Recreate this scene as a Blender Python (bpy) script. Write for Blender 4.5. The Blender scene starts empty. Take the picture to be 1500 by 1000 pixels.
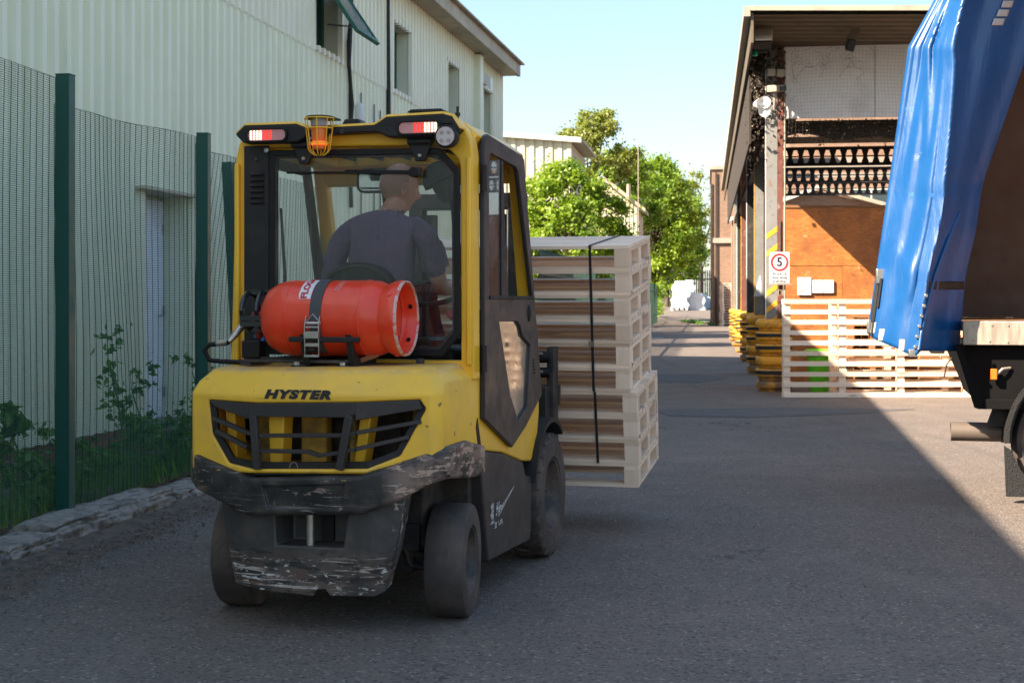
import bpy, bmesh, math, random
import numpy as np
from mathutils import Vector, Matrix, Euler
R = math.radians
random.seed(7)
sc = bpy.context.scene
COL = sc.collection

# ------------------------------------------------------------------ camera, sky, sun
cam_d = bpy.data.cameras.new('camera'); cam = bpy.data.objects.new('camera', cam_d); COL.objects.link(cam)
cam_d.sensor_width = 36; cam_d.sensor_fit = 'HORIZONTAL'; cam_d.lens = 50.0
cam_d.shift_y = -0.04; cam_d.clip_end = 2000; cam_d.clip_start = 0.05
cam.location = (0, 0, 1.4); cam.rotation_euler = (R(90), 0, 0)
sc.camera = cam
cam_d.dof.use_dof = True; cam_d.dof.focus_distance = 6.3; cam_d.dof.aperture_fstop = 9

SUNV = Vector((1.15, 0.62, -1.0)).normalized()          # the way the light travels
SUN_EL = math.asin(-SUNV.z); SUN_AZ = math.atan2(-SUNV.x, -SUNV.y)
world = bpy.data.worlds.new('World'); sc.world = world; world.use_nodes = True
wn = world.node_tree; wn.nodes.clear()
wo = wn.nodes.new('ShaderNodeOutputWorld'); wb = wn.nodes.new('ShaderNodeBackground')
sky = wn.nodes.new('ShaderNodeTexSky'); sky.sky_type = 'NISHITA'; sky.sun_disc = False
sky.sun_elevation = SUN_EL; sky.sun_rotation = SUN_AZ
sky.air_density = 1.0; sky.dust_density = 1.6; sky.ozone_density = 1.0; sky.altitude = 50
gm = wn.nodes.new('ShaderNodeGamma'); gm.inputs[1].default_value = 0.52
hs = wn.nodes.new('ShaderNodeHueSaturation'); hs.inputs['Saturation'].default_value = 1.6
wn.links.new(sky.outputs[0], gm.inputs[0]); wn.links.new(gm.outputs[0], hs.inputs['Color']); wn.links.new(hs.outputs[0], wb.inputs[0])
wb.inputs[1].default_value = 0.095; wn.links.new(wb.outputs[0], wo.inputs[0])
sun_d = bpy.data.lights.new('sun', 'SUN'); sun = bpy.data.objects.new('sun', sun_d); COL.objects.link(sun)
sun_d.energy = 3.0; sun_d.angle = R(0.53); sun_d.color = (1.0, 0.86, 0.70)
sun.rotation_euler = SUNV.to_track_quat('-Z', 'Y').to_euler(); sun.location = (-20, -10, 30)
sc.view_settings.view_transform = 'Standard'; sc.view_settings.look = 'None'
sc.view_settings.gamma = 1; sc.view_settings.use_curve_mapping = False
sc.view_settings.exposure = 2.62
sc.render.engine = 'CYCLES'
sc.cycles.max_bounces = 8; sc.cycles.transparent_max_bounces = 24; sc.cycles.diffuse_bounces = 6

# ------------------------------------------------------------------ materials
def nmat(name):
    m = bpy.data.materials.new(name); m.use_nodes = True
    nt = m.node_tree; nt.nodes.clear()
    o = nt.nodes.new('ShaderNodeOutputMaterial'); b = nt.nodes.new('ShaderNodeBsdfPrincipled')
    nt.links.new(b.outputs[0], o.inputs[0])
    return m, nt, b, o
def mix(nt, fac, a, b, mode='MIX'):
    n = nt.nodes.new('ShaderNodeMix'); n.data_type = 'RGBA'; n.blend_type = mode
    for sock, v in ((n.inputs[0], fac), (n.inputs[6], a), (n.inputs[7], b)):
        if hasattr(v, 'is_output'): nt.links.new(v, sock)
        elif isinstance(v, (int, float)): sock.default_value = v
        else: sock.default_value = tuple(v)[:3] + (1,)
    return n.outputs[2]
def mrange(nt, v, lo, hi, a=0.0, b=1.0, smooth=False):
    n = nt.nodes.new('ShaderNodeMapRange'); nt.links.new(v, n.inputs[0])
    if smooth: n.interpolation_type = 'SMOOTHSTEP'
    for i, x in zip((1, 2, 3, 4), (lo, hi, a, b)): n.inputs[i].default_value = x
    return n.outputs[0]
def mathn(nt, op, a, b=None, clamp=False):
    n = nt.nodes.new('ShaderNodeMath'); n.operation = op; n.use_clamp = clamp
    for i, v in enumerate((a, b)):
        if v is None: continue
        if hasattr(v, 'is_output'): nt.links.new(v, n.inputs[i])
        else: n.inputs[i].default_value = v
    return n.outputs[0]
def coords(nt, scale=(1, 1, 1), kind='Object', rnd=False):
    t = nt.nodes.new('ShaderNodeTexCoord'); mp = nt.nodes.new('ShaderNodeMapping')
    nt.links.new(t.outputs[kind], mp.inputs[0]); mp.inputs['Scale'].default_value = scale
    if rnd:
        oi = nt.nodes.new('ShaderNodeObjectInfo')
        cx = nt.nodes.new('ShaderNodeCombineXYZ')
        for i, k in enumerate((37.0, 91.0, 53.0)): nt.links.new(mathn(nt, 'MULTIPLY', oi.outputs['Random'], k), cx.inputs[i])
        nt.links.new(cx.outputs[0], mp.inputs['Location'])
    return mp.outputs[0]
def noise(nt, vec, scale, detail=4, rough=.55, dist=0):
    n = nt.nodes.new('ShaderNodeTexNoise'); nt.links.new(vec, n.inputs['Vector'])
    n.inputs['Scale'].default_value = scale; n.inputs['Detail'].default_value = detail
    n.inputs['Roughness'].default_value = rough; n.inputs['Distortion'].default_value = dist
    return n.outputs['Fac']
def bumpn(nt, b, h, strength, dist=.01):
    n = nt.nodes.new('ShaderNodeBump'); n.inputs['Strength'].default_value = strength; n.inputs['Distance'].default_value = dist
    nt.links.new(h, n.inputs['Height']); nt.links.new(n.outputs[0], b.inputs['Normal'])
def mat(name, col, rough=.5, metal=0, var=.12, vs=4, dirt=(), bump=0, bs=80, bd=.002, rnd=0, spec=None, coat=0, kind='Object'):
    """dirt: (colour, lo, hi, scale xyz or number, amount, mask or None); mask = (axis, lo, hi)"""
    m, nt, b, o = nmat(name)
    v = coords(nt, kind=kind)
    n = noise(nt, v, vs, 5, .6)
    c = mix(nt, 1.0, col, mix(nt, n, (1 - var * 2,) * 3, (1 + var * 1.4,) * 3), 'MULTIPLY')
    if rnd:
        oi = nt.nodes.new('ShaderNodeObjectInfo')
        c = mix(nt, 1.0, c, mix(nt, oi.outputs['Random'], (1 - rnd,) * 3, (1 + rnd,) * 3), 'MULTIPLY')
    r = rough
    for (dc, lo, hi, s, amt, mask) in dirt:
        vv = coords(nt, s, kind) if isinstance(s, tuple) else v
        f = mrange(nt, noise(nt, vv, 1.0 if isinstance(s, tuple) else s, 8, .65), lo, hi, 0, amt)
        if mask and mask[0] == 'N':
            f = mathn(nt, 'MULTIPLY', f, mrange(nt, noise(nt, v, mask[1], 3, .5), mask[2], mask[3]))
        elif mask:
            sp = nt.nodes.new('ShaderNodeSeparateXYZ'); nt.links.new(v, sp.inputs[0])
            f = mathn(nt, 'MULTIPLY', f, mrange(nt, sp.outputs['XYZ'.index(mask[0])], mask[1], mask[2]))
        c = mix(nt, f, c, dc)
    nt.links.new(c, b.inputs['Base Color'])
    rr = mrange(nt, noise(nt, v, vs * 2.3, 5, .6), .3, .7, max(0, rough - .1), min(1, rough + .12))
    nt.links.new(rr, b.inputs['Roughness']); b.inputs['Metallic'].default_value = metal
    if coat: b.inputs['Coat Weight'].default_value = coat; b.inputs['Coat Roughness'].default_value = .15
    if spec is not None: b.inputs['Specular IOR Level'].default_value = spec
    if bump: bumpn(nt, b, noise(nt, v, bs, 4, .6), bump, bd)
    return m
DUST = (.30, .22, .15)
M = {}
M['yellow'] = mat('yellow_paint', (.93, .52, .028), .40, var=.06, vs=3, coat=.1, bump=.08, bs=25, dirt=[
    (DUST, .50, .78, 3.0, .30, None), ((.05, .03, .02), .685, .70, 16, .8, None), ((.45, .26, .14), .66, .70, (5, 5, 34), .5, None)])
M['yellow_cw'] = mat('counterweight_paint', (.93, .53, .035), .42, var=.07, vs=3, coat=.05, bump=.15, bs=18, dirt=[
    (DUST, .45, .80, 4.0, .30, None), ((.42, .30, .20), .38, .62, 5.0, .72, ('Z', 1.085, 1.10)), ((.045, .03, .025), .665, .68, 22, .85, None),
    ((.16, .08, .05), .70, .715, (9, 9, 26), .9, None), ((.55, .45, .38), .705, .73, (14, 14, 38), .8, None), ((.20, .13, .08), .48, .7, 9, .6, ('Z', .74, .66))])
M['black'] = mat('black_plastic', (.020, .019, .019), .5, spec=.3, var=.15, vs=6, bump=.1, bs=300, dirt=[((.20, .16, .13), .50, .85, 5, .14, None)])
M['door'] = mat('dark_door_paint', (.042, .037, .035), .48, spec=.35, var=.12, vs=4, bump=.08, bs=400, dirt=[((.17, .13, .11), .42, .8, 3, .3, None), ((.4, .36, .32), .70, .74, (4, 30, 60), .4, None)])
M['grey_metal'] = mat('dusty_black_metal', (.032, .029, .028), .55, spec=.3, var=.2, vs=8, bump=.2, bs=60, dirt=[((.20, .155, .12), .44, .75, 6, .45, None), ((.15, .07, .04), .64, .70, 14, .6, None)])
M['frame_in'] = mat('dirty_inner_frame', (.024, .022, .021), .7, var=.2, vs=6, bump=.3, bs=30, dirt=[((.13, .085, .055), .45, .7, 6, .7, None)])
def chipset(sc, t, mask=None, amt=1):
    return [((.50, .40, .33), t, t + .004, sc, .9 * amt, mask), ((.20, .115, .085), t + .014, t + .02, sc, .95, mask), ((.09, .045, .03), t + .05, t + .09, sc, .8, mask)]
SCR = (.56, .48, .42)
M['bumper'] = mat('chipped_black_bumper', (.020, .019, .019), .40, spec=.35, var=.15, vs=6, bump=.3, bs=28, bd=.004, dirt=[((.15, .125, .105), .42, .75, 7, .5, None), ((.26, .21, .18), .58, .72, (3, 3, 90), .5, None)]
    + chipset((7, 7, 22), .615, ('N', 3.0, .54, .57)) + chipset((22, 22, 60), .62, ('N', 5.0, .55, .59))
    + [((.24, .16, .125), .47, .60, (5, 5, 12), .85, ('X', .35, .43)), ((.50, .34, .25), .53, .57, (10, 10, 30), .85, ('X', .36, .42)), (SCR, .63, .64, (8, 8, 60), .8, ('X', .36, .42))]
    + [((.22, .14, .11), .50, .60, (6, 6, 16), .8, ('X', -.44, -.50)), (SCR, .64, .65, (12, 12, 50), .7, ('X', -.42, -.5))]
    + [((.70, .50, .08), .665, .67, (7, 7, 80), .8, ('N', 4, .51, .54)), (SCR, .645, .65, (5, 5, 150), .8, ('N', 6, .5, .53)), (SCR, .675, .68, (110, 110, 5), .8, ('N', 7, .5, .53))])
M['skirt'] = mat('scraped_counterweight_foot', (.048, .045, .043), .5, var=.25, vs=6, bump=.35, bs=30, bd=.004, dirt=[((.15, .12, .10), .42, .7, 5, .5, None), ((.17, .13, .105), .40, .6, (3, 3, 9), .75, ('Z', .37, .32)), ((.13, .075, .055), .48, .60, (4, 4, 18), .8, ('Z', .35, .30)),
    ((.027, .025, .024), .53, .56, (8, 8, 30), .85, ('Z', .37, .34)), (SCR, .585, .60, (5, 5, 80), .8, ('Z', .345, .30)), ((.62, .60, .57), .60, .625, (26, 26, 80), .9, ('N', 7, .47, .53)) if 0 else ((.66, .64, .61), .59, .61, (20, 20, 60), .9, ('Z', .325, .28)),
    ((.13, .28, .25), .67, .69, (9, 9, 18), .7, ('Z', .32, .28)), ((.42, .26, .16), .63, .65, (4, 4, 120), .75, ('Z', .24, .20)), (SCR, .69, .70, (70, 70, 6), .8, ('N', 5, .52, .55)), ((.5, .44, .38), .58, .60, 26, .9, ('X', .375, .40))])
def rubber(name, c=(.058, .046, .040)):
    return mat(name, c, .78, var=.2, vs=7, bump=.35, bs=120, dirt=[((.17, .12, .09), .42, .70, 5, .6, None), ((.02, .018, .017), .60, .66, (40, 12, 12), .6, None)])
M['tyre'] = rubber('worn_rubber')
M['rim'] = mat('dusty_steel_rim', (.045, .04, .037), .6, .2, var=.2, vs=12, dirt=[((.2, .14, .10), .42, .65, 9, .6, None)], bump=.2)
M['rubber_seal'] = mat('rubber_seal', (.010, .010, .010), .55, spec=.3, var=.1)
M['steel'] = mat('bare_steel', (.50, .47, .43), .35, .9, var=.15, vs=15, dirt=[((.2, .12, .08), .58, .7, 25, .7, None)])
M['red'] = mat('red_cylinder_paint', (.86, .050, .012), .38, var=.07, vs=4, coat=.3, bump=.12, bs=14, bd=.003, dirt=[((.75, .22, .12), .52, .75, 8, .25, None), ((.25, .12, .09), .665, .69, 13, .8, None), ((.55, .42, .36), .69, .71, 26, .8, None), ((.42, .035, .015), .50, .8, 3, .3, None), ((.12, .05, .04), .685, .70, (4, 40, 40), .7, None)])
M['red_rim'] = mat('scraped_red_edge', (.70, .08, .03), .5, var=.1, dirt=[((.60, .50, .42), .40, .52, 30, .9, None)], bump=.3, bs=60)
M['strap'] = mat('grey_webbing', (.075, .075, .078), .85, var=.12, vs=20, bump=.4, bs=500)
M['white'] = mat('white_print', (.78, .76, .74), .5, var=.05)
M['redprint'] = mat('red_print', (.55, .02, .03), .5, var=.05)
M['blackprint'] = mat('black_print', (.02, .02, .022), .5, var=.1, dirt=[((.75, .43, .05), .66, .68, 45, .9, None)])
M['whiteprint_worn'] = mat('worn_white_print', (.62, .58, .54), .6, var=.1, dirt=[((.05, .045, .045), .50, .54, 55, 1, None)])
M['orange_lens'] = mat('orange_lens', (.85, .17, .01), .15, var=.03, coat=.5)
M['orange_lens'].node_tree.nodes['Principled BSDF'].inputs['Subsurface Weight'].default_value = .2
M['mirror'] = mat('mirror_glass', (.8, .8, .82), .04, 1.0, var=.02)
M['shirt'] = mat('navy_shirt', (.175, .13, .215), .92, var=.14, vs=5, bump=.9, bs=9, bd=.03)
M['jeans'] = mat('dark_trousers', (.022, .024, .035), .9, var=.2, vs=9, bump=.3, bs=40)
M['skin'] = mat('skin', (.66, .34, .23), .48, var=.06, vs=14, bump=.06, bs=150, dirt=[((.42, .15, .09), .48, .7, 12, .35, None)])
M['skin'].node_tree.nodes['Principled BSDF'].inputs['Subsurface Weight'].default_value = .08
M['skin'].node_tree.nodes['Principled BSDF'].inputs['Subsurface Scale'].default_value = .02
M['stubble'] = mat('shaved_hair', (.48, .27, .195), .6, var=.1, vs=10, bump=.1, bs=400)
M['eye'] = mat('eye', (.6, .58, .55), .2, var=.05)
M['teal'] = mat('teal_plastic', (.02, .25, .30), .4)
M['pink'] = mat('pink_plastic', (.75, .06, .12), .4)
def glass(name, tint, opac, ior=1.5, rough=.02):
    m = bpy.data.materials.new(name); m.use_nodes = True; nt = m.node_tree; nt.nodes.clear()
    o = nt.nodes.new('ShaderNodeOutputMaterial'); t = nt.nodes.new('ShaderNodeBsdfTransparent'); g = nt.nodes.new('ShaderNodeBsdfGlossy')
    d = nt.nodes.new('ShaderNodeBsdfDiffuse'); d.inputs[0].default_value = (.30, .28, .26, 1)
    t.inputs[0].default_value = tuple(tint) + (1,); g.inputs['Roughness'].default_value = rough
    fr = nt.nodes.new('ShaderNodeFresnel'); fr.inputs[0].default_value = ior
    a = nt.nodes.new('ShaderNodeMixShader'); b = nt.nodes.new('ShaderNodeMixShader')
    v = coords(nt)
    f = mrange(nt, noise(nt, v, 3.0, 6, .6), .35, .75, opac * .4, opac * 1.8)
    nt.links.new(f, a.inputs[0]); nt.links.new(t.outputs[0], a.inputs[1]); nt.links.new(d.outputs[0], a.inputs[2])
    nt.links.new(fr.outputs[0], b.inputs[0]); nt.links.new(a.outputs[0], b.inputs[1]); nt.links.new(g.outputs[0], b.inputs[2])
    nt.links.new(b.outputs[0], o.inputs[0]); return m
M['cab_glass'] = glass('dusty_cab_glass', (.97, .98, .97), .03)
M['door_glass'] = glass('dirty_door_glass', (.45, .43, .42), .5)
M['window_glass'] = mat('dark_window_glass', (.035, .055, .06), .08, var=.2, vs=1.5)
def emis(name, col, s):
    m, nt, b, o = nmat(name); b.inputs['Base Color'].default_value = tuple(col) + (1,)
    b.inputs['Emission Color'].default_value = tuple(col) + (1,); b.inputs['Emission Strength'].default_value = s; b.inputs['Roughness'].default_value = .2
    return m
M['led_white'] = emis('led_white', (1, .80, .55), .45); M['led_red'] = emis('led_red', (1, .03, .015), .30); M['led_dim'] = emis('led_dim', (.45, .22, .22), .03)
M['beacon_glow'] = emis('beacon_glow', (1, .22, .02), .15)

def wood(name, c1, c2, axis, rnd=.16, sc_=1.0, knots=True, rough=.7, stain=None):
    m, nt, b, o = nmat(name)
    s = [28, 28, 28]; s[axis] = 1.6
    v = coords(nt, tuple(x * sc_ for x in s), rnd=True)
    n = noise(nt, v, 1.0, 5, .6, .6)
    c = mix(nt, mrange(nt, n, .3, .7), c1, c2)
    if knots:
        v2 = coords(nt, tuple((2.2 if i == axis else 9) * sc_ for i in range(3)), rnd=True)
        k = noise(nt, v2, 1.0, 1, .5, .2)
        c = mix(nt, mrange(nt, k, .69, .73, 0, .75), c, tuple(x * .38 for x in c1))
    if stain:
        v3 = coords(nt, rnd=True); c = mix(nt, mrange(nt, noise(nt, v3, 3, 5, .6), .45, .7, 0, .6), c, stain)
    oi = nt.nodes.new('ShaderNodeObjectInfo')
    c = mix(nt, 1.0, c, mix(nt, oi.outputs['Random'], (1 - rnd, 1 - rnd * 1.2, 1 - rnd * 1.5), (1 + rnd * .6,) * 3), 'MULTIPLY')
    nt.links.new(c, b.inputs['Base Color']); b.inputs['Roughness'].default_value = rough
    bumpn(nt, b, n, .25, .002)
    return m
PINE = ((.92, .74, .57), (.84, .63, .46))
M['pine_x'] = wood('fresh_pine_lengthwise', *PINE, 0); M['pine_y'] = wood('fresh_pine_crosswise', *PINE, 1); M['pine_z'] = wood('fresh_pine_upright', *PINE, 2)
M['oldwood'] = wood('weathered_pallet_wood', (.30, .20, .13), (.21, .13, .085), 0, .25)
M['brownwood'] = wood('brown_pallet_wood', (.42, .22, .10), (.28, .13, .055), 0, .3)
def plywood():
    m, nt, b, o = nmat('varnished_plywood')
    v = coords(nt, (1.1, 1, 5.5), rnd=True)
    n = noise(nt, v, 1.0, 4, .55, 2.6)
    w = mathn(nt, 'FRACT', mathn(nt, 'MULTIPLY', n, 7.0))
    v2 = coords(nt, rnd=True); n2 = noise(nt, v2, 2.2, 6, .65)
    c = mix(nt, mrange(nt, w, .1, .9), (.62, .235, .055), (.42, .135, .030))
    c = mix(nt, mrange(nt, n2, .42, .66, 0, .75), c, (.25, .085, .028))
    k = noise(nt, v2, 5.5, 2, .5, .3)
    c = mix(nt, mrange(nt, k, .70, .74, 0, .7), c, (.75, .42, .22))
    nt.links.new(c, b.inputs['Base Color']); b.inputs['Roughness'].default_value = .6
    bumpn(nt, b, n, .2, .004); return m
M['plywood'] = plywood()
def asphalt():
    m, nt, b, o = nmat('worn_asphalt')
    v = coords(nt)
    big = noise(nt, v, .22, 4, .6); mid = noise(nt, v, 1.7, 6, .65); fine = noise(nt, v, 95, 3, .7)
    vo = nt.nodes.new('ShaderNodeTexVoronoi'); nt.links.new(v, vo.inputs['Vector']); vo.inputs['Scale'].default_value = 85
    sep = nt.nodes.new('ShaderNodeSeparateColor'); nt.links.new(vo.outputs['Color'], sep.inputs[0])
    c = mix(nt, mrange(nt, big, .38, .62), (.148, .120, .100), (.190, .152, .124))
    c = mix(nt, mrange(nt, mid, .35, .7, 0, .55), c, (.128, .110, .098))
    c = mix(nt, 1.0, c, mix(nt, sep.outputs[0], (.76, .76, .78), (1.26, 1.23, 1.20)), 'MULTIPLY')
    c = mix(nt, mrange(nt, sep.outputs[1], .955, .975, 0, .75), c, (.34, .30, .27))
    c = mix(nt, mrange(nt, sep.outputs[2], .93, .96, 0, .7), c, (.035, .033, .033))
    # dusty streaks and oil patches
    vs_ = coords(nt, (1.2, .25, 1)); st = noise(nt, vs_, 1.3, 6, .6, .5)
    c = mix(nt, mrange(nt, st, .56, .75, 0, .35), c, (.24, .20, .17))
    oil = noise(nt, v, .9, 3, .5, .4); c = mix(nt, mrange(nt, oil, .66, .76, 0, .45), c, (.075, .071, .070))
    wv = nt.nodes.new('ShaderNodeTexVoronoi'); wv.feature = 'DISTANCE_TO_EDGE'; wv.inputs['Scale'].default_value = .42
    wd = nt.nodes.new('ShaderNodeVectorMath'); wd.operation = 'ADD'; nt.links.new(v, wd.inputs[0])
    nx = nt.nodes.new('ShaderNodeTexNoise'); nt.links.new(v, nx.inputs['Vector']); nx.inputs['Scale'].default_value = 2.2; nx.inputs['Detail'].default_value = 6; nt.links.new(nx.outputs['Color'], wd.inputs[1]); nt.links.new(wd.outputs[0], wv.inputs['Vector'])
    ck = mathn(nt, 'MULTIPLY', mrange(nt, wv.outputs['Distance'], .002, .006, 1, 0), mrange(nt, noise(nt, v, .35, 2, .5), .52, .60)); c = mix(nt, mathn(nt, 'MULTIPLY', ck, .75), c, (.035, .032, .03))
    tm = noise(nt, coords(nt, (2.4, .10, 1)), 1.0, 3, .5); c = mix(nt, mrange(nt, tm, .60, .70, 0, .28), c, (.07, .065, .063))
    nt.links.new(c, b.inputs['Base Color'])
    nt.links.new(mrange(nt, mid, .3, .7, .78, .95), b.inputs['Roughness'])
    b.inputs['Specular IOR Level'].default_value = .35
    h = mathn(nt, 'ADD', mathn(nt, 'MULTIPLY', vo.outputs['Distance'], -1.0), mathn(nt, 'MULTIPLY', fine, .5))
    bumpn(nt, b, h, .65, .006); return m
M['asphalt'] = asphalt()
def brickmat(name, c1, c2, mortar, scale=1.0, axes='XZ'):
    m, nt, b, o = nmat(name)
    t = nt.nodes.new('ShaderNodeTexCoord'); sp = nt.nodes.new('ShaderNodeSeparateXYZ'); nt.links.new(t.outputs['Object'], sp.inputs[0])
    cb = nt.nodes.new('ShaderNodeCombineXYZ'); nt.links.new(mathn(nt, 'ADD', sp.outputs[0], sp.outputs[1]), cb.inputs[0]); nt.links.new(sp.outputs[2], cb.inputs[1])
    br = nt.nodes.new('ShaderNodeTexBrick'); nt.links.new(cb.outputs[0], br.inputs['Vector'])
    br.inputs['Scale'].default_value = 1; br.inputs['Brick Width'].default_value = .225 * scale; br.inputs['Row Height'].default_value = .075 * scale
    br.inputs['Mortar Size'].default_value = .009 * scale
    br.inputs['Color1'].default_value = c1 + (1,); br.inputs['Color2'].default_value = c2 + (1,); br.inputs['Mortar'].default_value = mortar + (1,)
    v = coords(nt); c = mix(nt, 1.0, br.outputs['Color'], mix(nt, noise(nt, v, .8, 6, .6), (.65,) * 3, (1.3,) * 3), 'MULTIPLY')
    nt.links.new(c, b.inputs['Base Color']); b.inputs['Roughness'].default_value = .9
    bumpn(nt, b, br.outputs['Fac'], -.4, .01); return m
M['brickwall'] = brickmat('red_brick_wall', (.27, .150, .092), (.20, .105, .065), (.28, .22, .165))
M['brick'] = mat('plinth_brick', (.30, .16, .11), .9, var=.25, vs=18, rnd=.25, bump=.5, bs=60, dirt=[((.11, .12, .07), .5, .7, 5, .6, None)])
M['mortar'] = mat('mortar', (.22, .19, .16), .95, var=.2, bump=.4)
M['clad'] = mat('pale_green_cladding', (.81, .83, .64), .5, var=.04, vs=1.0, dirt=[((.60, .64, .46), .45, .8, (3, 3, .5), .5, None), ((.22, .20, .15), .60, .8, (2, 2, .25), .35, None)], bump=.03, bs=4)
M['clad_up'] = mat('pale_cream_cladding', (.84, .83, .66), .5, var=.04, vs=1.0, dirt=[((.64, .64, .50), .45, .8, (3, 3, .5), .45, None)], bump=.03, bs=4)
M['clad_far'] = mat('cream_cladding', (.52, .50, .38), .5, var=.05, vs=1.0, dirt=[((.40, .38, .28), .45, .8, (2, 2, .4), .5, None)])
M['beige'] = mat('beige_render', (.55, .46, .34), .8, var=.08, vs=1)
M['fascia'] = mat('stained_fascia', (.42, .36, .26), .6, var=.15, vs=2, dirt=[((.20, .16, .12), .45, .7, (3, 3, 3), .6, None)])
M['trimwhite'] = mat('pale_trim', (.55, .55, .48), .5, var=.08)
M['greenframe'] = mat('green_window_frame', (.015, .11, .07), .4, var=.1)
M['roofgrey'] = mat('roof_sheet', (.30, .29, .26), .7, var=.2)
M['doorwhite'] = mat('white_door', (.80, .85, .95), .5, var=.04, dirt=[((.4, .38, .36), .5, .75, 3, .4, None)])
M['fencegreen'] = mat('green_powder_coat', (.007, .082, .060), .42, var=.12, vs=3, dirt=[((.06, .075, .06), .56, .75, 7, .5, None)])
M['palisade'] = mat('palisade_green', (.02, .075, .05), .6, var=.15, rnd=.25)
M['palisade_grey'] = mat('palisade_grey', (.12, .11, .10), .7, var=.2, rnd=.25)
M['concrete'] = mat('broken_concrete', (.36, .31, .26), .95, var=.25, vs=8, bump=.8, bs=22, bd=.02, dirt=[((.10, .09, .08), .46, .62, 11, .8, None), ((.45, .42, .38), .60, .68, 16, .7, None), ((.08, .10, .04), .60, .75, 4, .6, None)])
M['soil'] = mat('dirt_and_grit', (.17, .122, .09), .95, var=.3, vs=10, bump=.8, bs=50, bd=.01, dirt=[((.055, .045, .04), .48, .62, 14, .8, None), ((.22, .18, .14), .60, .68, 40, .7, None)])
M['pebble'] = mat('grit_stone', (.17, .145, .125), .9, var=.3, vs=3)
M['rust_col'] = mat('rusty_column', (.22, .215, .20), .65, var=.2, vs=3, dirt=[((.22, .10, .05), .60, .65, (9, 9, 5), .7, None), ((.07, .06, .05), .60, .66, 18, .8, None)], bump=.2, bs=30)
M['rust_red'] = mat('red_oxide_steel', (.17, .055, .035), .7, var=.25, vs=4, dirt=[((.35, .30, .25), .58, .65, 9, .6, None)])
M['dark_steel'] = mat('dark_brown_steel', (.030, .024, .020), .7, var=.2, vs=3, dirt=[((.12, .09, .07), .55, .75, 5, .5, None)])
M['light_steel'] = mat('pale_purlin', (.34, .29, .23), .7, var=.15, vs=3)
M['soffit'] = mat('brown_roof_underside', (.13, .098, .062), .75, var=.2, vs=1.5, dirt=[((.05, .04, .03), .5, .7, 3, .6, None)])
M['panelwhite'] = mat('dirty_white_panel', (.82, .80, .79), .7, var=.08, vs=1.2, dirt=[((.35, .32, .30), .5, .75, 2, .4, None), ((.10, .08, .07), .70, .72, 14, .8, None)])
M['net'] = mat('bird_netting', (.10, .085, .07), .9, var=.2)
M['debris'] = mat('leaf_litter', (.045, .032, .022), .95, var=.4, vs=6)
M['litter_bright'] = mat('dry_leaf', (.38, .30, .21), .9, var=.3, vs=2)
M['guard'] = mat('yellow_guard', (.74, .34, .02), .55, var=.15, vs=4, dirt=[((.10, .06, .04), .50, .66, 6, .8, None), ((.14, .09, .06), .35, .55, 5, .95, ('Z', .42, .15))], bump=.2, bs=40)
M['guardstripe'] = mat('yellow_stripe_paint', (.75, .36, .02), .6, var=.15, dirt=[((.2, .15, .12), .58, .64, 12, .8, None)])
M['greenbin'] = mat('green_plastic', (.16, .72, .03), .35, var=.05)
M['wrap'] = mat('silver_wrap', (.68, .69, .72), .28, var=.08, vs=3, bump=.9, bs=6, bd=.08)
M['wrap_pale'] = mat('pale_blue_wrap', (.50, .60, .68), .35, var=.08, vs=3, bump=.7, bs=6, bd=.08)
M['roadwhite'] = mat('worn_road_paint', (.50, .50, .48), .8, var=.1, dirt=[((.10, .095, .09), .48, .60, 6, .9, None)])
M['patch'] = mat('asphalt_patch', (.095, .090, .090), .9, var=.2, vs=5, bump=.5, bs=150, bd=.004, dirt=[((.16, .14, .12), .5, .7, 3, .35, None)])
M['signwhite'] = mat('sign_white', (.74, .72, .68), .45, var=.04, dirt=[((.45, .36, .28), .6, .75, 9, .4, None)])
M['signred'] = mat('sign_red', (.65, .03, .03), .45, var=.04)
M['paper'] = mat('paper', (.70, .68, .72), .7, var=.05)
M['papertext'] = mat('grey_print', (.42, .40, .43), .7, var=.05)
M['lampwhite'] = mat('white_fitting', (.72, .70, .66), .5, var=.05)
def tarp():
    m, nt, b, o = nmat('blue_tarpaulin')
    v = coords(nt)
    n = noise(nt, v, 2.2, 5, .6); s = noise(nt, coords(nt, (30, 30, 5)), 1, 5, .7)
    c = mix(nt, n, (.003, .055, .185), (.005, .080, .25))
    c = mix(nt, mrange(nt, s, .60, .74, 0, .30), c, (.07, .14, .24))
    c = mix(nt, mrange(nt, noise(nt, v, 5, 6, .7), .68, .72, 0, .6), c, (.16, .2, .26))
    nt.links.new(c, b.inputs['Base Color']); nt.links.new(mrange(nt, n, .3, .7, .28, .48), b.inputs['Roughness'])
    b.inputs['Specular IOR Level'].default_value = .6
    h = mathn(nt, 'ADD', noise(nt, coords(nt, (9, 9, 2.5)), 1, 4, .55, .8), mathn(nt, 'MULTIPLY', noise(nt, coords(nt, (160, 160, 160)), 1, 2, .5), .04))
    bumpn(nt, b, h, .35, .02); return m
M['tarp'] = tarp()
M['matt_black'] = mat('matt_black', (.010, .009, .009), .95, var=.2, vs=5, spec=.08)
M['alu'] = mat('dirty_aluminium_rail', (.40, .34, .27), .55, .2, var=.15, vs=5, dirt=[((.20, .15, .11), .46, .62, (20, 20, 3), .6, None), ((.1, .08, .06), .66, .7, 25, .7, None)])
M['bulkhead'] = mat('brown_bulkhead_ply', (.085, .038, .018), .6, var=.15, vs=2, dirt=[((.05, .022, .012), .5, .7, (2, 2, 6), .5, None)])
M['reflective'] = mat('reflective_patch', (.42, .41, .40), .35, var=.06, dirt=[((.4, .32, .26), .58, .7, 18, .5, None)])
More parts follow.
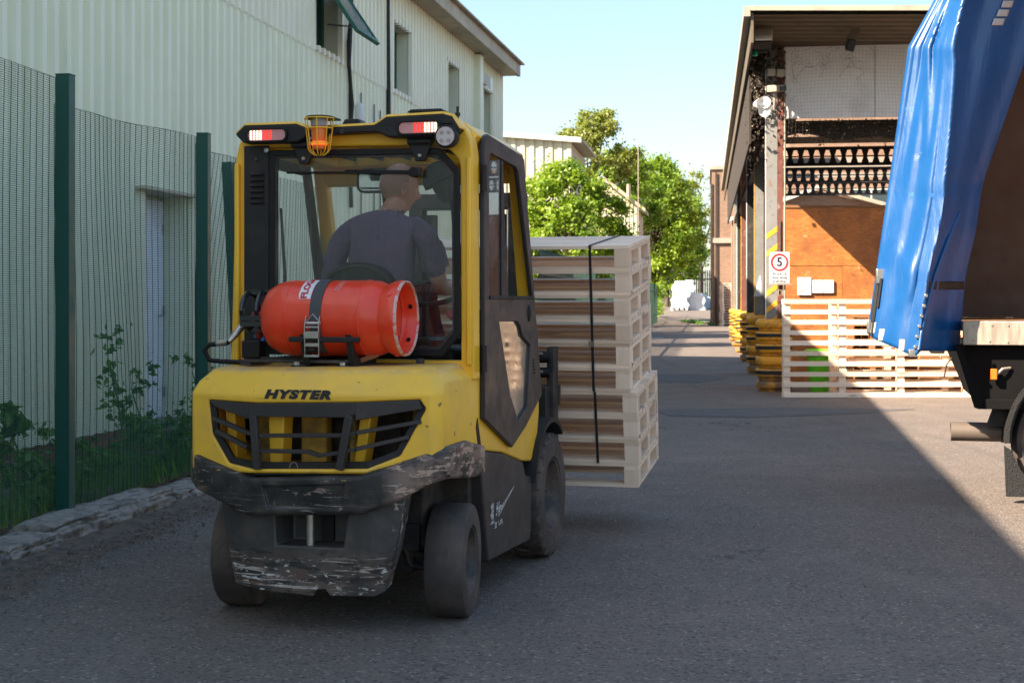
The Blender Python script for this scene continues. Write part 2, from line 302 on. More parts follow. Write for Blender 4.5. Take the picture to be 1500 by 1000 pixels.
M['mudflap'] = mat('spray_suppressant_flap', (.018, .017, .016), .8, var=.3, vs=60, bump=1.0, bs=110, bd=.015)
def leafmat(name, c1, c2, tr=.45):
    m = bpy.data.materials.new(name); m.use_nodes = True; nt = m.node_tree; nt.nodes.clear()
    o = nt.nodes.new('ShaderNodeOutputMaterial'); p = nt.nodes.new('ShaderNodeBsdfPrincipled'); t = nt.nodes.new('ShaderNodeBsdfTranslucent'); x = nt.nodes.new('ShaderNodeMixShader')
    a = nt.nodes.new('ShaderNodeAttribute'); a.attribute_name = 'tint'
    c = mix(nt, a.outputs['Fac'], c1, c2); nt.links.new(c, p.inputs['Base Color']); p.inputs['Roughness'].default_value = .45
    nt.links.new(mix(nt, 1.0, c, (1.25, 1.15, .5), 'MULTIPLY'), t.inputs[0]); x.inputs[0].default_value = tr
    nt.links.new(p.outputs[0], x.inputs[1]); nt.links.new(t.outputs[0], x.inputs[2]); nt.links.new(x.outputs[0], o.inputs[0]); return m
M['leaf_maple'] = leafmat('maple_leaf', (.12, .22, .015), (.30, .42, .04))
M['leaf_mid'] = leafmat('green_leaf', (.13, .25, .02), (.33, .45, .05))
M['leaf_olive'] = leafmat('olive_leaf', (.16, .21, .035), (.34, .37, .08))
M['leaf_dark'] = leafmat('dark_leaf', (.03, .075, .02), (.07, .14, .03), .3)
M['leaf_weed'] = leafmat('weed_leaf', (.06, .17, .03), (.14, .30, .05), .35)
M['bark'] = mat('bark', (.09, .065, .045), .95, var=.3, vs=6, bump=.8, bs=15, bd=.02)

# ------------------------------------------------------------------ mesh tools
class MB:
    def __init__(s): s.v = []; s.f = []; s.mi = []; s.cur = 0
    def add(s, vs, fs):
        o = len(s.v); s.v += [tuple(p) for p in vs]; s.f += [tuple(i + o for i in f) for f in fs]; s.mi += [s.cur] * len(fs); return s
    def box(s, x0, x1, y0, y1, z0, z1):
        return s.add([(x0, y0, z0), (x1, y0, z0), (x1, y1, z0), (x0, y1, z0), (x0, y0, z1), (x1, y0, z1), (x1, y1, z1), (x0, y1, z1)],
                     [(0, 3, 2, 1), (4, 5, 6, 7), (0, 1, 5, 4), (1, 2, 6, 5), (2, 3, 7, 6), (3, 0, 4, 7)])
    def obox(s, c, size, rot=(0, 0, 0)):
        E_ = Euler(rot).to_matrix(); c = Vector(c); h = [d / 2 for d in size]
        vs = [c + E_ @ Vector((a * h[0], b * h[1], d * h[2])) for a, b, d in ((-1, -1, -1), (1, -1, -1), (1, 1, -1), (-1, 1, -1), (-1, -1, 1), (1, -1, 1), (1, 1, 1), (-1, 1, 1))]
        return s.add(vs, [(0, 3, 2, 1), (4, 5, 6, 7), (0, 1, 5, 4), (1, 2, 6, 5), (2, 3, 7, 6), (3, 0, 4, 7)])
    def prism(s, poly, ax, a0, a1):
        n = len(poly)
        def P(p, a): return {'x': (a, p[0], p[1]), 'y': (p[0], a, p[1]), 'z': (p[0], p[1], a)}[ax]
        vs = [P(p, a0) for p in poly] + [P(p, a1) for p in poly]
        return s.add(vs, [tuple(range(n))[::-1], tuple(range(n, 2 * n))] + [(i, (i + 1) % n, n + (i + 1) % n, n + i) for i in range(n)])
    def ring(s, outer, inner, ax, a0, a1):
        n = len(outer)
        def P(p, a): return {'x': (a, p[0], p[1]), 'y': (p[0], a, p[1]), 'z': (p[0], p[1], a)}[ax]
        vs = [P(p, a0) for p in outer] + [P(p, a0) for p in inner] + [P(p, a1) for p in outer] + [P(p, a1) for p in inner]
        fs = []
        for i in range(n):
            j = (i + 1) % n
            fs += [(i, j, n + j, n + i), (2 * n + j, 2 * n + i, 3 * n + i, 3 * n + j), (j, i, 2 * n + i, 2 * n + j), (n + i, n + j, 3 * n + j, 3 * n + i)]
        return s.add(vs, fs)
    def loft(s, loops, cap=True, closed=True):
        n = len(loops[0]); vs = [p for l in loops for p in l]; fs = []
        for k in range(len(loops) - 1):
            for i in range(n if closed else n - 1):
                j = (i + 1) % n; fs.append((k * n + i, k * n + j, (k + 1) * n + j, (k + 1) * n + i))
        if cap: fs += [tuple(range(n))[::-1], tuple(range((len(loops) - 1) * n, len(loops) * n))]
        return s.add(vs, fs)
    def tube(s, path, r, n=8, cap=True):
        path = [Vector(p) for p in path]; loops = []
        rs = r if isinstance(r, (list, tuple)) else [r] * len(path)
        up = Vector((0, 0, 1)); prev = None
        for i, p in enumerate(path):
            d = (path[min(i + 1, len(path) - 1)] - path[max(i - 1, 0)]).normalized()
            if prev is None:
                a = d.cross(up);
                if a.length < .05: a = d.cross(Vector((1, 0, 0)))
            else: a = prev - d * prev.dot(d)
            a.normalize(); prev = a; b = d.cross(a)
            loops.append([p + (a * math.cos(t) + b * math.sin(t)) * rs[i] for t in [2 * math.pi * k / n for k in range(n)]])
        return s.loft(loops, cap)
    def bar(s, p0, p1, w, h, up=(0, 0, 1)):
        p0 = Vector(p0); p1 = Vector(p1); d = (p1 - p0).normalized(); a = d.cross(Vector(up)).normalized(); b = a.cross(d)
        L = lambda p: [p + a * (w / 2) * x + b * (h / 2) * y for x, y in ((-1, -1), (1, -1), (1, 1), (-1, 1))]
        return s.loft([L(p0), L(p1)])
    def lathe(s, prof, c=(0, 0, 0), ax='z', n=24, cap=True):
        loops = []
        for r, h in prof:
            lp = []
            for k in range(n):
                t = 2 * math.pi * k / n; a, b = r * math.cos(t), r * math.sin(t)
                q = {'z': (a, b, h), 'x': (h, a, b), 'y': (b, h, a)}[ax]
                lp.append((c[0] + q[0], c[1] + q[1], c[2] + q[2]))
            loops.append(lp)
        return s.loft(loops, cap)
    def xf(s, mtx, start=0):
        s.v = s.v[:start] + [tuple(mtx @ Vector(p)) for p in s.v[start:]]; return s
    def mesh(s, name, mats, recalc=True, smooth=None):
        me = bpy.data.meshes.new(name); me.from_pydata(s.v, [], s.f)
        for m in (mats if isinstance(mats, (list, tuple)) else [mats]): me.materials.append(m)
        if max(s.mi, default=0): me.polygons.foreach_set('material_index', s.mi)
        if recalc:
            bm = bmesh.new(); bm.from_mesh(me); bmesh.ops.recalc_face_normals(bm, faces=bm.faces); bm.to_mesh(me); bm.free()
        if smooth is not None:
            me.shade_smooth(); me.set_sharp_from_angle(angle=R(smooth))
        me.update(); return me
    def build(s, name, mats, parent=None, bevel=0, smooth=None, seg=2, loc=None, rot=None, recalc=True, kind=None, label=None):
        me = s.mesh(name, mats, recalc, smooth)
        return link(name, me, parent, bevel, seg, loc, rot, kind, label)
def link(name, me, parent=None, bevel=0, seg=2, loc=None, rot=None, kind=None, label=None):
    o = bpy.data.objects.new(name, me); COL.objects.link(o)
    if parent is not None: o.parent = parent
    if loc is not None: o.location = loc
    if rot is not None: o.rotation_euler = rot
    if bevel:
        b = o.modifiers.new('bevel', 'BEVEL'); b.width = bevel; b.segments = seg; b.limit_method = 'ANGLE'; b.angle_limit = R(35); b.harden_normals = False
        me.shade_smooth(); me.set_sharp_from_angle(angle=R(40))
    if kind: o['kind'] = kind
    if label: o['label'] = label
    return o
def thing(name, label, cat, loc=(0, 0, 0), rot=(0, 0, 0), group=None):
    o = bpy.data.objects.new(name, None); COL.objects.link(o); o.location = loc; o.rotation_euler = rot; o.empty_display_size = .2
    return tag(o, label, cat, group)
def tag(o, label, cat, group=None):
    o['label'] = label; o['category'] = cat
    if group: o['group'] = group
    return o
def struct(name, mb, m, **k): return mb.build(name, m, kind='structure', **k)
def copy_tree(root, loc, rot=None, label=None, group=None):
    r = root.copy(); COL.objects.link(r); r.location = loc
    if rot is not None: r.rotation_euler = rot
    if label: r['label'] = label
    if group: r['group'] = group
    for ch in list(root.children):
        c = ch.copy(); COL.objects.link(c); c.parent = r
        for g in list(ch.children):
            d = g.copy(); COL.objects.link(d); d.parent = c
    return r
def boolean(o, cutters):
    tmp = []
    for cmb in cutters:
        me = cmb.mesh('cut', []); c = bpy.data.objects.new('cut', me); COL.objects.link(c); c.parent = o.parent; tmp.append(c)
        b = o.modifiers.new('b', 'BOOLEAN'); b.object = c; b.operation = 'DIFFERENCE'; b.solver = 'EXACT'
    mods = [m for m in o.modifiers]
    dg = bpy.context.evaluated_depsgraph_get(); dg.update()
    me = bpy.data.meshes.new_from_object(o.evaluated_get(dg)); o.modifiers.clear(); o.data = me
    for c in tmp: bpy.data.objects.remove(c)
    return o
def text_mb(body, size, depth=.0015, shear=0, bold=0.0, spacing=1.0):
    cu = bpy.data.curves.new('t', 'FONT'); cu.body = body; cu.size = size; cu.extrude = depth; cu.shear = shear; cu.offset = bold; cu.align_x = 'CENTER'; cu.align_y = 'CENTER'; cu.resolution_u = 3; cu.space_character = spacing
    o = bpy.data.objects.new('t', cu); COL.objects.link(o); dg = bpy.context.evaluated_depsgraph_get(); dg.update()
    me = bpy.data.meshes.new_from_object(o.evaluated_get(dg)); bpy.data.objects.remove(o)
    mb = MB(); mb.add([v.co[:] for v in me.vertices], [tuple(p.vertices) for p in me.polygons]); return mb
FC = 2083.0
def pix(u, v, Y): return Vector(((u - 750) * Y / FC, Y, 1.4 - (v - 440) * Y / FC))

# ------------------------------------------------------------------ ground
def gz(Y):
    if Y < 85: return 0.0
    t = min(1, (Y - 85) / 45); return .95 * t * t * (3 - 2 * t)
mb = MB()
xs = [-300, -60, -20, -10, -5, -2, 0, 2, 4, 6, 8, 12, 18, 30, 80, 300]; ys = [-60, -20, -5, 0, 4, 8, 12, 20, 30, 45, 60, 75] + list(range(80, 135, 3)) + [150, 250, 500, 1200]
mb.loft([[(x, y, gz(y)) for x in xs] for y in ys], cap=False, closed=False)
struct('road', mb, M['asphalt'], recalc=False, smooth=60)
def sheet(name, pts, m, z=.004, n=1):
    mb = MB(); mb.add([(x, y, z + gz(y)) for x, y in pts], [tuple(range(len(pts)))]); return struct(name, mb, m, recalc=False)
sheet('road_patch', [(1.9, 17.2), (2.9, 17.0), (4.3, 17.6), (5.2, 18.3), (3.6, 18.6), (1.8, 18.2)], M['patch'])
sheet('road_patch', [(2.1, 24.5), (3.2, 24.2), (3.9, 25.6), (3.4, 27.1), (2.2, 26.8)], M['patch'])
sheet('road_patch', [(3.6, 23.2), (4.6, 23.3), (4.7, 24.3), (3.7, 24.4)], mat('pale_patch', (.15, .13, .12), .9, var=.2))
for pts in ([(5.6, 77), (9.6, 76), (9.7, 77.2), (5.7, 78.6)], [(4.9, 68.6), (7.2, 68.3), (7.2, 69.3), (4.9, 69.6)], [(3.6, 52.3), (5.6, 52), (5.6, 52.9), (3.6, 53.2)]):
    sheet('road_marking', pts, M['roadwhite'], .008)

# ------------------------------------------------------------------ left building (local: y along the wall, x out towards the road)
WA = math.atan(.1825)
bl = thing('cladding_building', 'long pale green corrugated metal building behind the mesh fence', 'building', (-3.45, 13.2, 0), (0, 0, -WA))
wins = [(5.04, 6.06), (8.85, 9.85), (12.5, 13.35), (15.7, 16.6)]; WZ = (4.66, 5.68); DOOR = (.03, .93); DZ = (.22, 2.42); S0, S1 = -30.0, 17.6; EAVE = 6.32
def corrugated(name, z0, z1, xoff, m, y0, y1, openings, parent, pitch=.2, depth=.06):
    # breaks of the trapezoid profile; openings = (y0,y1,z0,z1) snapped to the breaks
    prof = []; y = y0
    while y < y1:
        prof += [(y, 0), (y + pitch * .30, 0), (y + pitch * .46, depth), (y + pitch * .82, depth)]; y += pitch
    prof.append((y1, 0)); mb = MB()
    for (a, xa), (b, xb) in zip(prof, prof[1:]):
        mid = (a + b) / 2; spans = [(z0, z1)]
        for (oa, ob, oz0, oz1) in openings:
            if oa < mid < ob:
                ns = []
                for (q0, q1) in spans:
                    if oz0 > q0: ns.append((q0, min(q1, oz0)))
                    if oz1 < q1: ns.append((max(q0, oz1), q1))
                spans = [s_ for s_ in ns if s_[1] > s_[0]]
        for (q0, q1) in spans:
            mb.add([(xa + xoff, a, q0), (xb + xoff, b, q0), (xb + xoff, b, q1), (xa + xoff, a, q1)], [(0, 1, 2, 3)])
    return mb.build(name, m, parent, recalc=False)
ops = [(a, b, WZ[0], WZ[1]) for a, b in wins] + [(DOOR[0], DOOR[1], DZ[0], DZ[1])]
corrugated('wall_sheet', .25, 4.60, 0, M['clad'], S0, S1, ops, bl)
corrugated('wall_sheet', 4.57, EAVE, .012, M['clad_up'], S0, S1, ops, bl)
MB().box(-12, -.02, S1 - .05, S1, 0, EAVE).box(-12, -11.9, S0, S1, 0, EAVE).box(-12, -.02, S0, S0 + .05, 0, EAVE).build('end_wall', M['clad_far'], bl)
MB().add([(.42, S0, 6.42), (.42, S1 + .08, 6.42), (-6, S1 + .08, 7.7), (-6, S0, 7.7), (-12.4, S1 + .08, 6.42), (-12.4, S0, 6.42), (-6, S1 + .07, 6.0)], [(0, 1, 2, 3), (3, 2, 4, 5), (1, 6, 2)]).build('roof', M['roofgrey'], bl)
MB().box(.38, .46, S0, S1 + .12, 6.20, 6.44).build('fascia', M['fascia'], bl, bevel=.006)
MB().box(.03, .379, S0, S1 + .12, 6.22, 6.26).build('soffit', M['fascia'], bl)
MB().box(.36, .55, S0, S1 + .14, 6.445, 6.475).build('gutter', M['fascia'], bl)
for (a, b) in wins:
    f = MB().ring([(a - .02, WZ[0] - .02), (b + .02, WZ[0] - .02), (b + .02, WZ[1] + .02), (a - .02, WZ[1] + .02)], [(a + .05, WZ[0] + .05), (b - .05, WZ[0] + .05), (b - .05, WZ[1] - .05), (a + .05, WZ[1] - .05)], 'x', -.24, -.19).build('window', M['greenframe'], bl)
    MB().box(-.235, -.225, a + .05, b - .05, WZ[0] + .05, WZ[1] - .05).build('pane', M['window_glass'], f)
    MB().box(-.186, .07, a - .09, b + .09, WZ[0] - .07, WZ[0] - .022).build('sill', M['trimwhite'], f)
    MB().box(-.186, .07, a - .09, b + .09, WZ[1] + .022, WZ[1] + .07).build('lintel', M['trimwhite'], f)
    MB().box(-.186, .045, b + .022, b + .055, WZ[0] - .02, WZ[1] + .02).build('reveal', M['clad'], f); MB().box(-.186, .045, a - .055, a - .022, WZ[0] - .02, WZ[1] + .02).build('reveal', M['clad'], f)
# opened top-hung sash of the first window
sh = MB(); a, b = wins[0]; hz = 5.62; L_ = .92
def sashp(y, t, off=0): return (.05 + t * L_ * math.cos(R(56)) + off * math.sin(R(56)), y, hz - t * L_ * math.sin(R(56)) + off * math.cos(R(56)) - .05)
for (t0, t1, y0_, y1_) in ((0, .07, a, b), (.93, 1, a, b), (.07, .93, a, a + .06), (.07, .93, b - .06, b)):
    sh.loft([[sashp(y0_, t0), sashp(y1_, t0), sashp(y1_, t0, .05), sashp(y0_, t0, .05)], [sashp(y0_, t1), sashp(y1_, t1), sashp(y1_, t1, .05), sashp(y0_, t1, .05)]])
so = sh.build('open_sash', M['greenframe'], bl)
MB().loft([[sashp(a + .06, .07, .02), sashp(b - .06, .07, .02), sashp(b - .06, .07, .03), sashp(a + .06, .07, .03)], [sashp(a + .06, .93, .02), sashp(b - .06, .93, .02), sashp(b - .06, .93, .03), sashp(a + .06, .93, .03)]]).build('pane', mat('frosted_pane', (.25, .30, .28), .15), so)
MB().tube([(-.1, b - .1, 5.1), sashp(b - .1, .7)], .012, 6).build('stay', M['steel'], so)
# door, reveal and canopy
d = MB().box(-.215, -.175, DOOR[0] + .03, DOOR[1] - .02, DZ[0] + .03, DZ[1] - .04).build('door', M['doorwhite'], bl, bevel=.004)
MB().tube([(-.175, .80, 1.25), (-.13, .80, 1.25), (-.13, .72, 1.25)], .010, 6).build('handle', M['steel'], d)
for z in (.5, 1.3, 2.1): MB().tube([(-.16, .885, z - .05), (-.16, .885, z + .05)], .012, 6).build('hinge', M['steel'], d)
MB().box(-.22, .04, DOOR[1] + .0, DOOR[1] + .04, .22, DZ[1]).box(-.22, .04, DOOR[0] - .04, DOOR[0], .22, DZ[1]).box(-.24, -.22, DOOR[0] - .1, DOOR[1] + .1, .2, DZ[1] + .05).build('door_reveal', M['clad'], bl)
MB().box(-.2, .15, DOOR[0] - .22, DOOR[1] + .14, DZ[1] + .0, DZ[1] + .03).build('door_canopy', M['beige'], bl)
MB().box(-.35, .10, DOOR[0] - .1, DOOR[1] + .1, .15, .218).build('doorstep', M['concrete'], bl, bevel=.01)
# brick plinth, brick by brick
MB().box(-.2, .005, S0, S1, -.3, .249).build('plinth', M['mortar'], bl)
bm_ = MB().box(-.05, .05, -.107, .107, 0, .065).mesh('brick', M['brick'])
for row in range(6):
    y = -4.4 + (row % 2) * .112; zz = -.185 + row * .075
    while y < 8.6:
        if not (DOOR[0] - .2 < y < DOOR[1] + .2 and row >= 4):
            link('brick', bm_, bl, loc=(-.028 + random.uniform(-.004, .005), y, zz))
        y += .226
MB().box(-.02, .045, S0, DOOR[0] - .06, .25, .262).box(-.02, .045, DOOR[1] + .06, S1, .25, .262).build('base_flashing', M['trimwhite'], bl)
MB().box(-.0, .20, 14.72, 15.0, .3, 6.18).build('boxed_downpipe', M['clad'], bl, bevel=.01)
lm = MB().box(.03, .14, 15.35, 15.75, 5.72, 5.95).build('bulkhead_lamp', M['lampwhite'], bl, bevel=.02)
MB().loft([[(.142, 15.40, 5.72), (.142, 15.72, 5.72), (.142, 15.72, 5.93), (.142, 15.40, 5.93)], [(.25, 15.46, 5.60), (.25, 15.70, 5.60), (.25, 15.70, 5.84), (.25, 15.46, 5.84)]]).build('lens', mat('diffuser', (.6, .6, .58), .3), lm)
cab_pts = [(.10, 6.35 + .06 * math.sin(i * 1.3), 5.75 - i * .28) for i in range(12)]
MB().tube(cab_pts, [.028 + .012 * (i % 3 == 0) for i in range(12)], 6).build('hanging_cable', M['black'], bl)
MB().tube([(.08, 8.35, 6.2), (.09, 8.37, 4.4), (.08, 8.4, 2.2)], .035, 6).build('hanging_cable', M['black'], bl)
for y, zt in ((6.95, 4.32), (7.62, 4.25), (7.95, 4.2)):
    MB().tube([(.08, y, 2.4), (.08, y, zt)], .012, 6).build('conduit', mat('grey_conduit', (.18, .2, .24), .5), bl)
MB().lathe([(.03, 0), (.075, .05), (.085, .2), (.07, .38), (.02, .44)], (.1, 6.78, 3.72), 'z', 12).build('hanging_bottle', M['lampwhite'], bl, smooth=50)
MB().lathe([(.03, 0), (.06, .0), (.06, .06), (.03, .06)], (.1, 6.78, 3.66), 'z', 12).build('bottle_cap', M['rust_red'], bl)

# ------------------------------------------------------------------ buildings further up the road
b2 = thing('far_cladding_building', 'cream ribbed metal gabled building beyond the maple tree', 'building', (2.2, 50, 0), (0, 0, -R(7.8)))
cor = MB(); yy = -8.0
mb = MB(); x = -9.0
while x < -.2:
    for (xa, xb, ya, yb) in ((x, x + .14, 0, 0), (x + .14, x + .17, 0, -.05), (x + .17, x + .30, -.05, -.05), (x + .30, x + .33, -.05, 0)):
        za, zb = 6.95 - xa * .085, 6.95 - xb * .085
        mb.add([(xa, ya, 0), (xb, yb, 0), (xb, yb, zb), (xa, ya, za)], [(0, 1, 2, 3)])
    x += .33
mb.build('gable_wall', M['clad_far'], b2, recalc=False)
MB().prism([(-9.2, 7.75), (.25, 6.92), (.25, 7.10), (-9.2, 7.93)], 'y', -.25, -.12).build('barge_board', M['trimwhite'], b2)
MB().box(-.3, -.1, 0.02, 5.5, 0, 6.9).build('side_wall', M['beige'], b2)
MB().prism([(-9.2, 7.76), (.35, 6.93), (.35, 7.02), (-9.2, 7.86)], 'y', -.118, 5.6).build('roof', M['fascia'], b2)
b3 = thing('gabled_shed', 'small beige shed with a sloping gable behind the far trees', 'building', (6.5, 74, 0), (0, 0, -R(7.8)))
MB().prism([(-4, 0), (.1, 0), (.1, 6.3), (-1.6, 7.6), (-4, 7.9)], 'y', 0, .2).build('gable_wall', M['beige'], b3)
mb = MB(); x = -.9
while x < .1: mb.box(x, x + .1, -.04, -.002, 0, 6.2 - x * .7); x += .2
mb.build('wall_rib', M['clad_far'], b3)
MB().prism([(-1.75, 7.65), (.45, 5.98), (.45, 6.16), (-1.75, 7.87)], 'y', -.5, 4).build('roof', M['fascia'], b3)
MB().box(-.1, .1, .21, 5, 0, 6.0).build('side_wall', M['beige'], b3)
MB().tube([(.1, -.6, 0), (.1, -.6, 9.6)], .028, 6).tube([(-.4, -.6, 6.6), (-.4, -.6, 7.4)], .12, 6).build('mast_pole', M['light_steel'], b3)

br = thing('brick_building', 'red brick building at the far end behind the open shed', 'building', (11.25, 80, 0), (0, 0, -R(7.8)))
MB().box(4.3, 26, .36, 12, 8.96, 13.5).build('upper_block', M['brickwall'], br)
o_ = MB().box(0, 26, 0, .35, -.2, 8.75).build('wall', M['brickwall'], br)
MB().box(0, .35, .351, 10, -.2, 8.75).build('wall', M['brickwall'], br)
MB().box(-.12, 26, -.12, 10, 8.752, 8.95).build('coping', M['light_steel'], br)
MB().tube([(.22, -.1, 0), (.22, -.1, 8.6)], .05, 6).tube([(-.05, -.08, 0), (-.05, -.08, 8.0)], .045, 6).build('downpipe', M['dark_steel'], br)
MB().box(.05, 4, -.16, -.002, 4.62, 4.9).build('string_course', M['light_steel'], br)
for x0 in (7.6, 10.6, 13.6):
    f = MB().ring([(x0, 6.0), (x0 + 2.3, 6.0), (x0 + 2.3, 7.6), (x0, 7.6)], [(x0 + .08, 6.08), (x0 + 2.22, 6.08), (x0 + 2.22, 7.52), (x0 + .08, 7.52)], 'y', -.05, -.003).build('window', M['trimwhite'], br)
    MB().box(x0 + .08, x0 + 2.22, -.03, -.02, 6.08, 7.52).build('pane', M['window_glass'], f)
    MB().box(x0 + 1.1, x0 + 1.18, -.05, -.032, 6.08, 7.52).build('mullion', M['trimwhite'], f)
    MB().box(x0 - .15, x0 + 2.45, -.16, -.052, 5.85, 5.98).build('sill', M['light_steel'], f)
# gable-roofed annexe seen under the shed's beams
an = thing('annexe_building', 'low annexe with a pale sloping roof seen under the shed beams', 'building', (9.2, 62, 0))
MB().prism([(.4, 0), (7, 0), (7, 5.5), (4.0, 6.2), (.4, 5.0)], 'y', 0, .3).build('wall', M['brickwall'], an)
MB().bar((.2, -.2, 4.9), (4.2, -.2, 6.35), .5, .16).build('verge', M['trimwhite'], an)
MB().bar((4.2, -.2, 6.3), (7.2, -.2, 5.5), .5, .16).build('verge', M['fascia'], an)

# ------------------------------------------------------------------ open shed (local: y along the road, x to the right)
SA = math.atan(.137)
shd = thing('open_shed', 'open sided steel canopy shed on rusty columns right of the road', 'shed', (4.05, 22.0, 0), (0, 0, -SA))
RZ = 5.37
for i in range(6):
    y = i * 5.3
    c = MB().box(-.12, .05, y - .08, y - .065, 0, RZ - .1).box(-.12, .05, y + .065, y + .08, 0, RZ - .1).box(-.043, -.027, y - .065, y + .065, 0, RZ - .1)
    c.box(-.17, .12, y - .12, y + .12, 0, .02)
    c.build('column', [M['rust_col'], M['rust_col'], M['dark_steel'], M['rust_red'], M['dark_steel'], M['rust_col']][i], shd)
    MB().box(-.135, -.121, y - .085, y - .06, .9, RZ - .2).build('lit_edge_strip', M['guardstripe'] if i % 2 else M['signwhite'], shd)  # white strips paint in the sunlit column edges, yellow ones are guard edging
    if i: MB().box(.052, .10, y - .07, y + .05, 0, RZ - .1).build('column_casing', M['dark_steel'] if i % 2 else M['rust_red'], shd)
    if i < 5:
        y0 = y; MB().box(-.12, -.02, y0 + .15, y0 + 5.15, 4.0, 4.12).build('edge_beam', M['dark_steel'], shd)
MB().box(.055, .135, -.10, .05, 0, RZ - .1).build('column_casing', M['rust_red'], shd)
MB().tube([(.16, -.12, 0), (.16, -.12, 5.2)], .016, 6).build('conduit', M['light_steel'], shd)
MB().tube([(.10, -.12, 0.9), (.10, -.12, 2.6), (.1, -.11, 2.62)], .012, 6).build('conduit', M['dark_steel'], shd)
# yellow stripes on the first column's flange
for k, z in enumerate((2.33, 2.06, 1.45, 1.20, .96)):
    MB().prism([(-.12, z), (.05, z + .13), (.05, z + .22), (-.12, z + .09)], 'y', -.084, -.081).build('stripe', M['guardstripe'], shd)
# castellated beams across
def castellated(y, z0, z1, x0, x1, parent):
    mb = MB(); h = z1 - z0; p = .20
    mb.box(x0, x1, y - .09, y + .09, z0 - .015, z0).box(x0, x1, y - .09, y + .09, z1, z1 + .015)
    x = x0
    while x < x1 - p:
        cx, cz = x + p / 2, (z0 + z1) / 2
        hexa = [(cx - .03, cz - h * .38), (cx + .03, cz - h * .38), (cx + .068, cz), (cx + .03, cz + h * .38), (cx - .03, cz + h * .38), (cx - .068, cz)]
        rect = [(x, z0), (x + p, z0), (x + p, cz), (x + p, z1), (x, z1), (x, cz)]
        mb.ring(rect, hexa, 'y', y - .008, y + .008); x += p
    mb.build('castellated_beam', M['dark_steel'], parent)
    MB().box(x0, x1, y - .012, y + .012, (z0 + z1) / 2 - .012, (z0 + z1) / 2 + .012).build('tie_rod', M['dark_steel'], parent)
for i in range(1, 4):
    castellated(i * 5.3, 3.98 + .10 * (i - 1), 4.30 + .10 * (i - 1), .15, 9.5, shd)
    MB().box(.15, 9.5, i * 5.3 - .35, i * 5.3 - .25, 4.36 + .12 * (i - 1), 4.48 + .12 * (i - 1)).build('purlin', M['light_steel'], shd)
# roof: corrugated underside, eave and gutter
mb = MB(); y = -2.3
prof = []
while y < 29: prof += [(y, 0), (y + .12, 0), (y + .16, .05), (y + .28, .05)]; y += .32
for xa_, xb_, y_lo, y_hi in ((-.38, 9.8, -9, 6.5), (-.38, .9, 6.5, 40)):
    pr_ = [p for p in prof if y_lo <= p[0] <= y_hi]
    mb.loft([[(x, yy_, RZ + zz - (x + .5) * .025) for yy_, zz in pr_] for x in (xa_, xb_)], cap=False, closed=False)
mb.build('roof_underside', M['soffit'], shd, recalc=False)
MB().prism([(-.42, RZ + .055), (9.8, RZ - .20), (9.8, RZ - .16), (-.42, RZ + .095)], 'y', -2.4, 6.6).build('roof', M['roofgrey'], shd)
MB().box(-.42, .95, 6.61, 29.2, RZ + .055, RZ + .10).build('roof', M['roofgrey'], shd)
MB().prism([(-.44, RZ + .035), (9.8, RZ - .245), (9.8, RZ - .155), (-.44, RZ + .10)], 'y', -2.43, -2.401).build('barge_board', M['fascia'], shd)
MB().box(-.52, -.43, -2.4, 29.2, RZ - .04, RZ + .10).build('gutter', M['light_steel'], shd)
MB().box(-.42, -.385, -2.36, 29.2, RZ - .40, RZ + .0).build('side_fascia', M['soffit'], shd)
for k in range(9): MB().box(-.38, -.14, k * 3 - 1.0, k * 3 - .92, RZ - .3, RZ - .2).build('bracket', M['dark_steel'], shd)
MB().box(.15, 9.8, -.06, -.02, 4.20, 5.30).build('white_panel', M['panelwhite'], shd)
for k in range(1, 7): MB().box(.3 + k * 1.22 - .003, .3 + k * 1.22 + .003, -.066, -.062, 4.21, 5.29).build('panel_joint', M['net'], shd)
# netting in front of the white panel
mb = MB()
def netp(x, z):
    return (x, -.13 - .03 * math.sin(x * 1.7 + z * 2), z + .05 * math.sin(x * 1.3) * (z - 4.0))
for k in range(100):
    x = .15 + k * .052; mb.tube([netp(x + .02 * math.sin(j * .9 + k * .2), 3.95 + j * .16) for j in range(10)], .0009, 3, cap=False)
for k in range(27):
    z = 3.95 + k * .052; mb.tube([netp(.3 + j * .4, z + .015 * math.sin(j * 1.1)) for j in range(14)], .0009, 3, cap=False)
mb.build('bird_netting', M['net'], shd, recalc=False, kind='stuff')
def scatter_quads(n, fn, smin, smax, seed):
    rg = random.Random(seed); mb = MB()
    for _ in range(n):
        p = Vector(fn(rg)); s = rg.uniform(smin, smax); E_ = Euler((rg.uniform(0, 6), rg.uniform(0, 6), rg.uniform(0, 6))).to_matrix()
        mb.add([p + E_ @ Vector(q) * s for q in ((-1, 0, 0), (0, -.5, .1), (1, 0, 0), (0, .5, .1))], [(0, 1, 2, 3)])
    return mb
# litter-filled netting hung between columns and above the front opening
scatter_quads(3600, lambda r: (r.uniform(.2, 9), r.uniform(.18, .34), 4.20 - abs(r.gauss(0, .15))), .012, .035, 3).build('netting_litter', M['debris'], shd, recalc=False, kind='stuff')
scatter_quads(420, lambda r: (r.uniform(.2, 6), r.uniform(-.1, .5), 4.2 - abs(r.gauss(0, .17))), .008, .022, 4).build('dry_leaves', M['litter_bright'], shd, recalc=False, kind='stuff')
scatter_quads(3800, lambda r: (r.uniform(-.36, .16), r.uniform(-.4, 2.5), RZ - .1 - abs(r.gauss(0, .62))), .02, .055, 5).build('netting_litter', M['debris'], shd, recalc=False, kind='stuff')
scatter_quads(360, lambda r: (r.uniform(-.36, .14), r.uniform(-.45, .6), RZ - .1 - abs(r.gauss(0, .6))), .007, .018, 6).build('dry_leaves', M['litter_bright'], shd, recalc=False, kind='stuff')
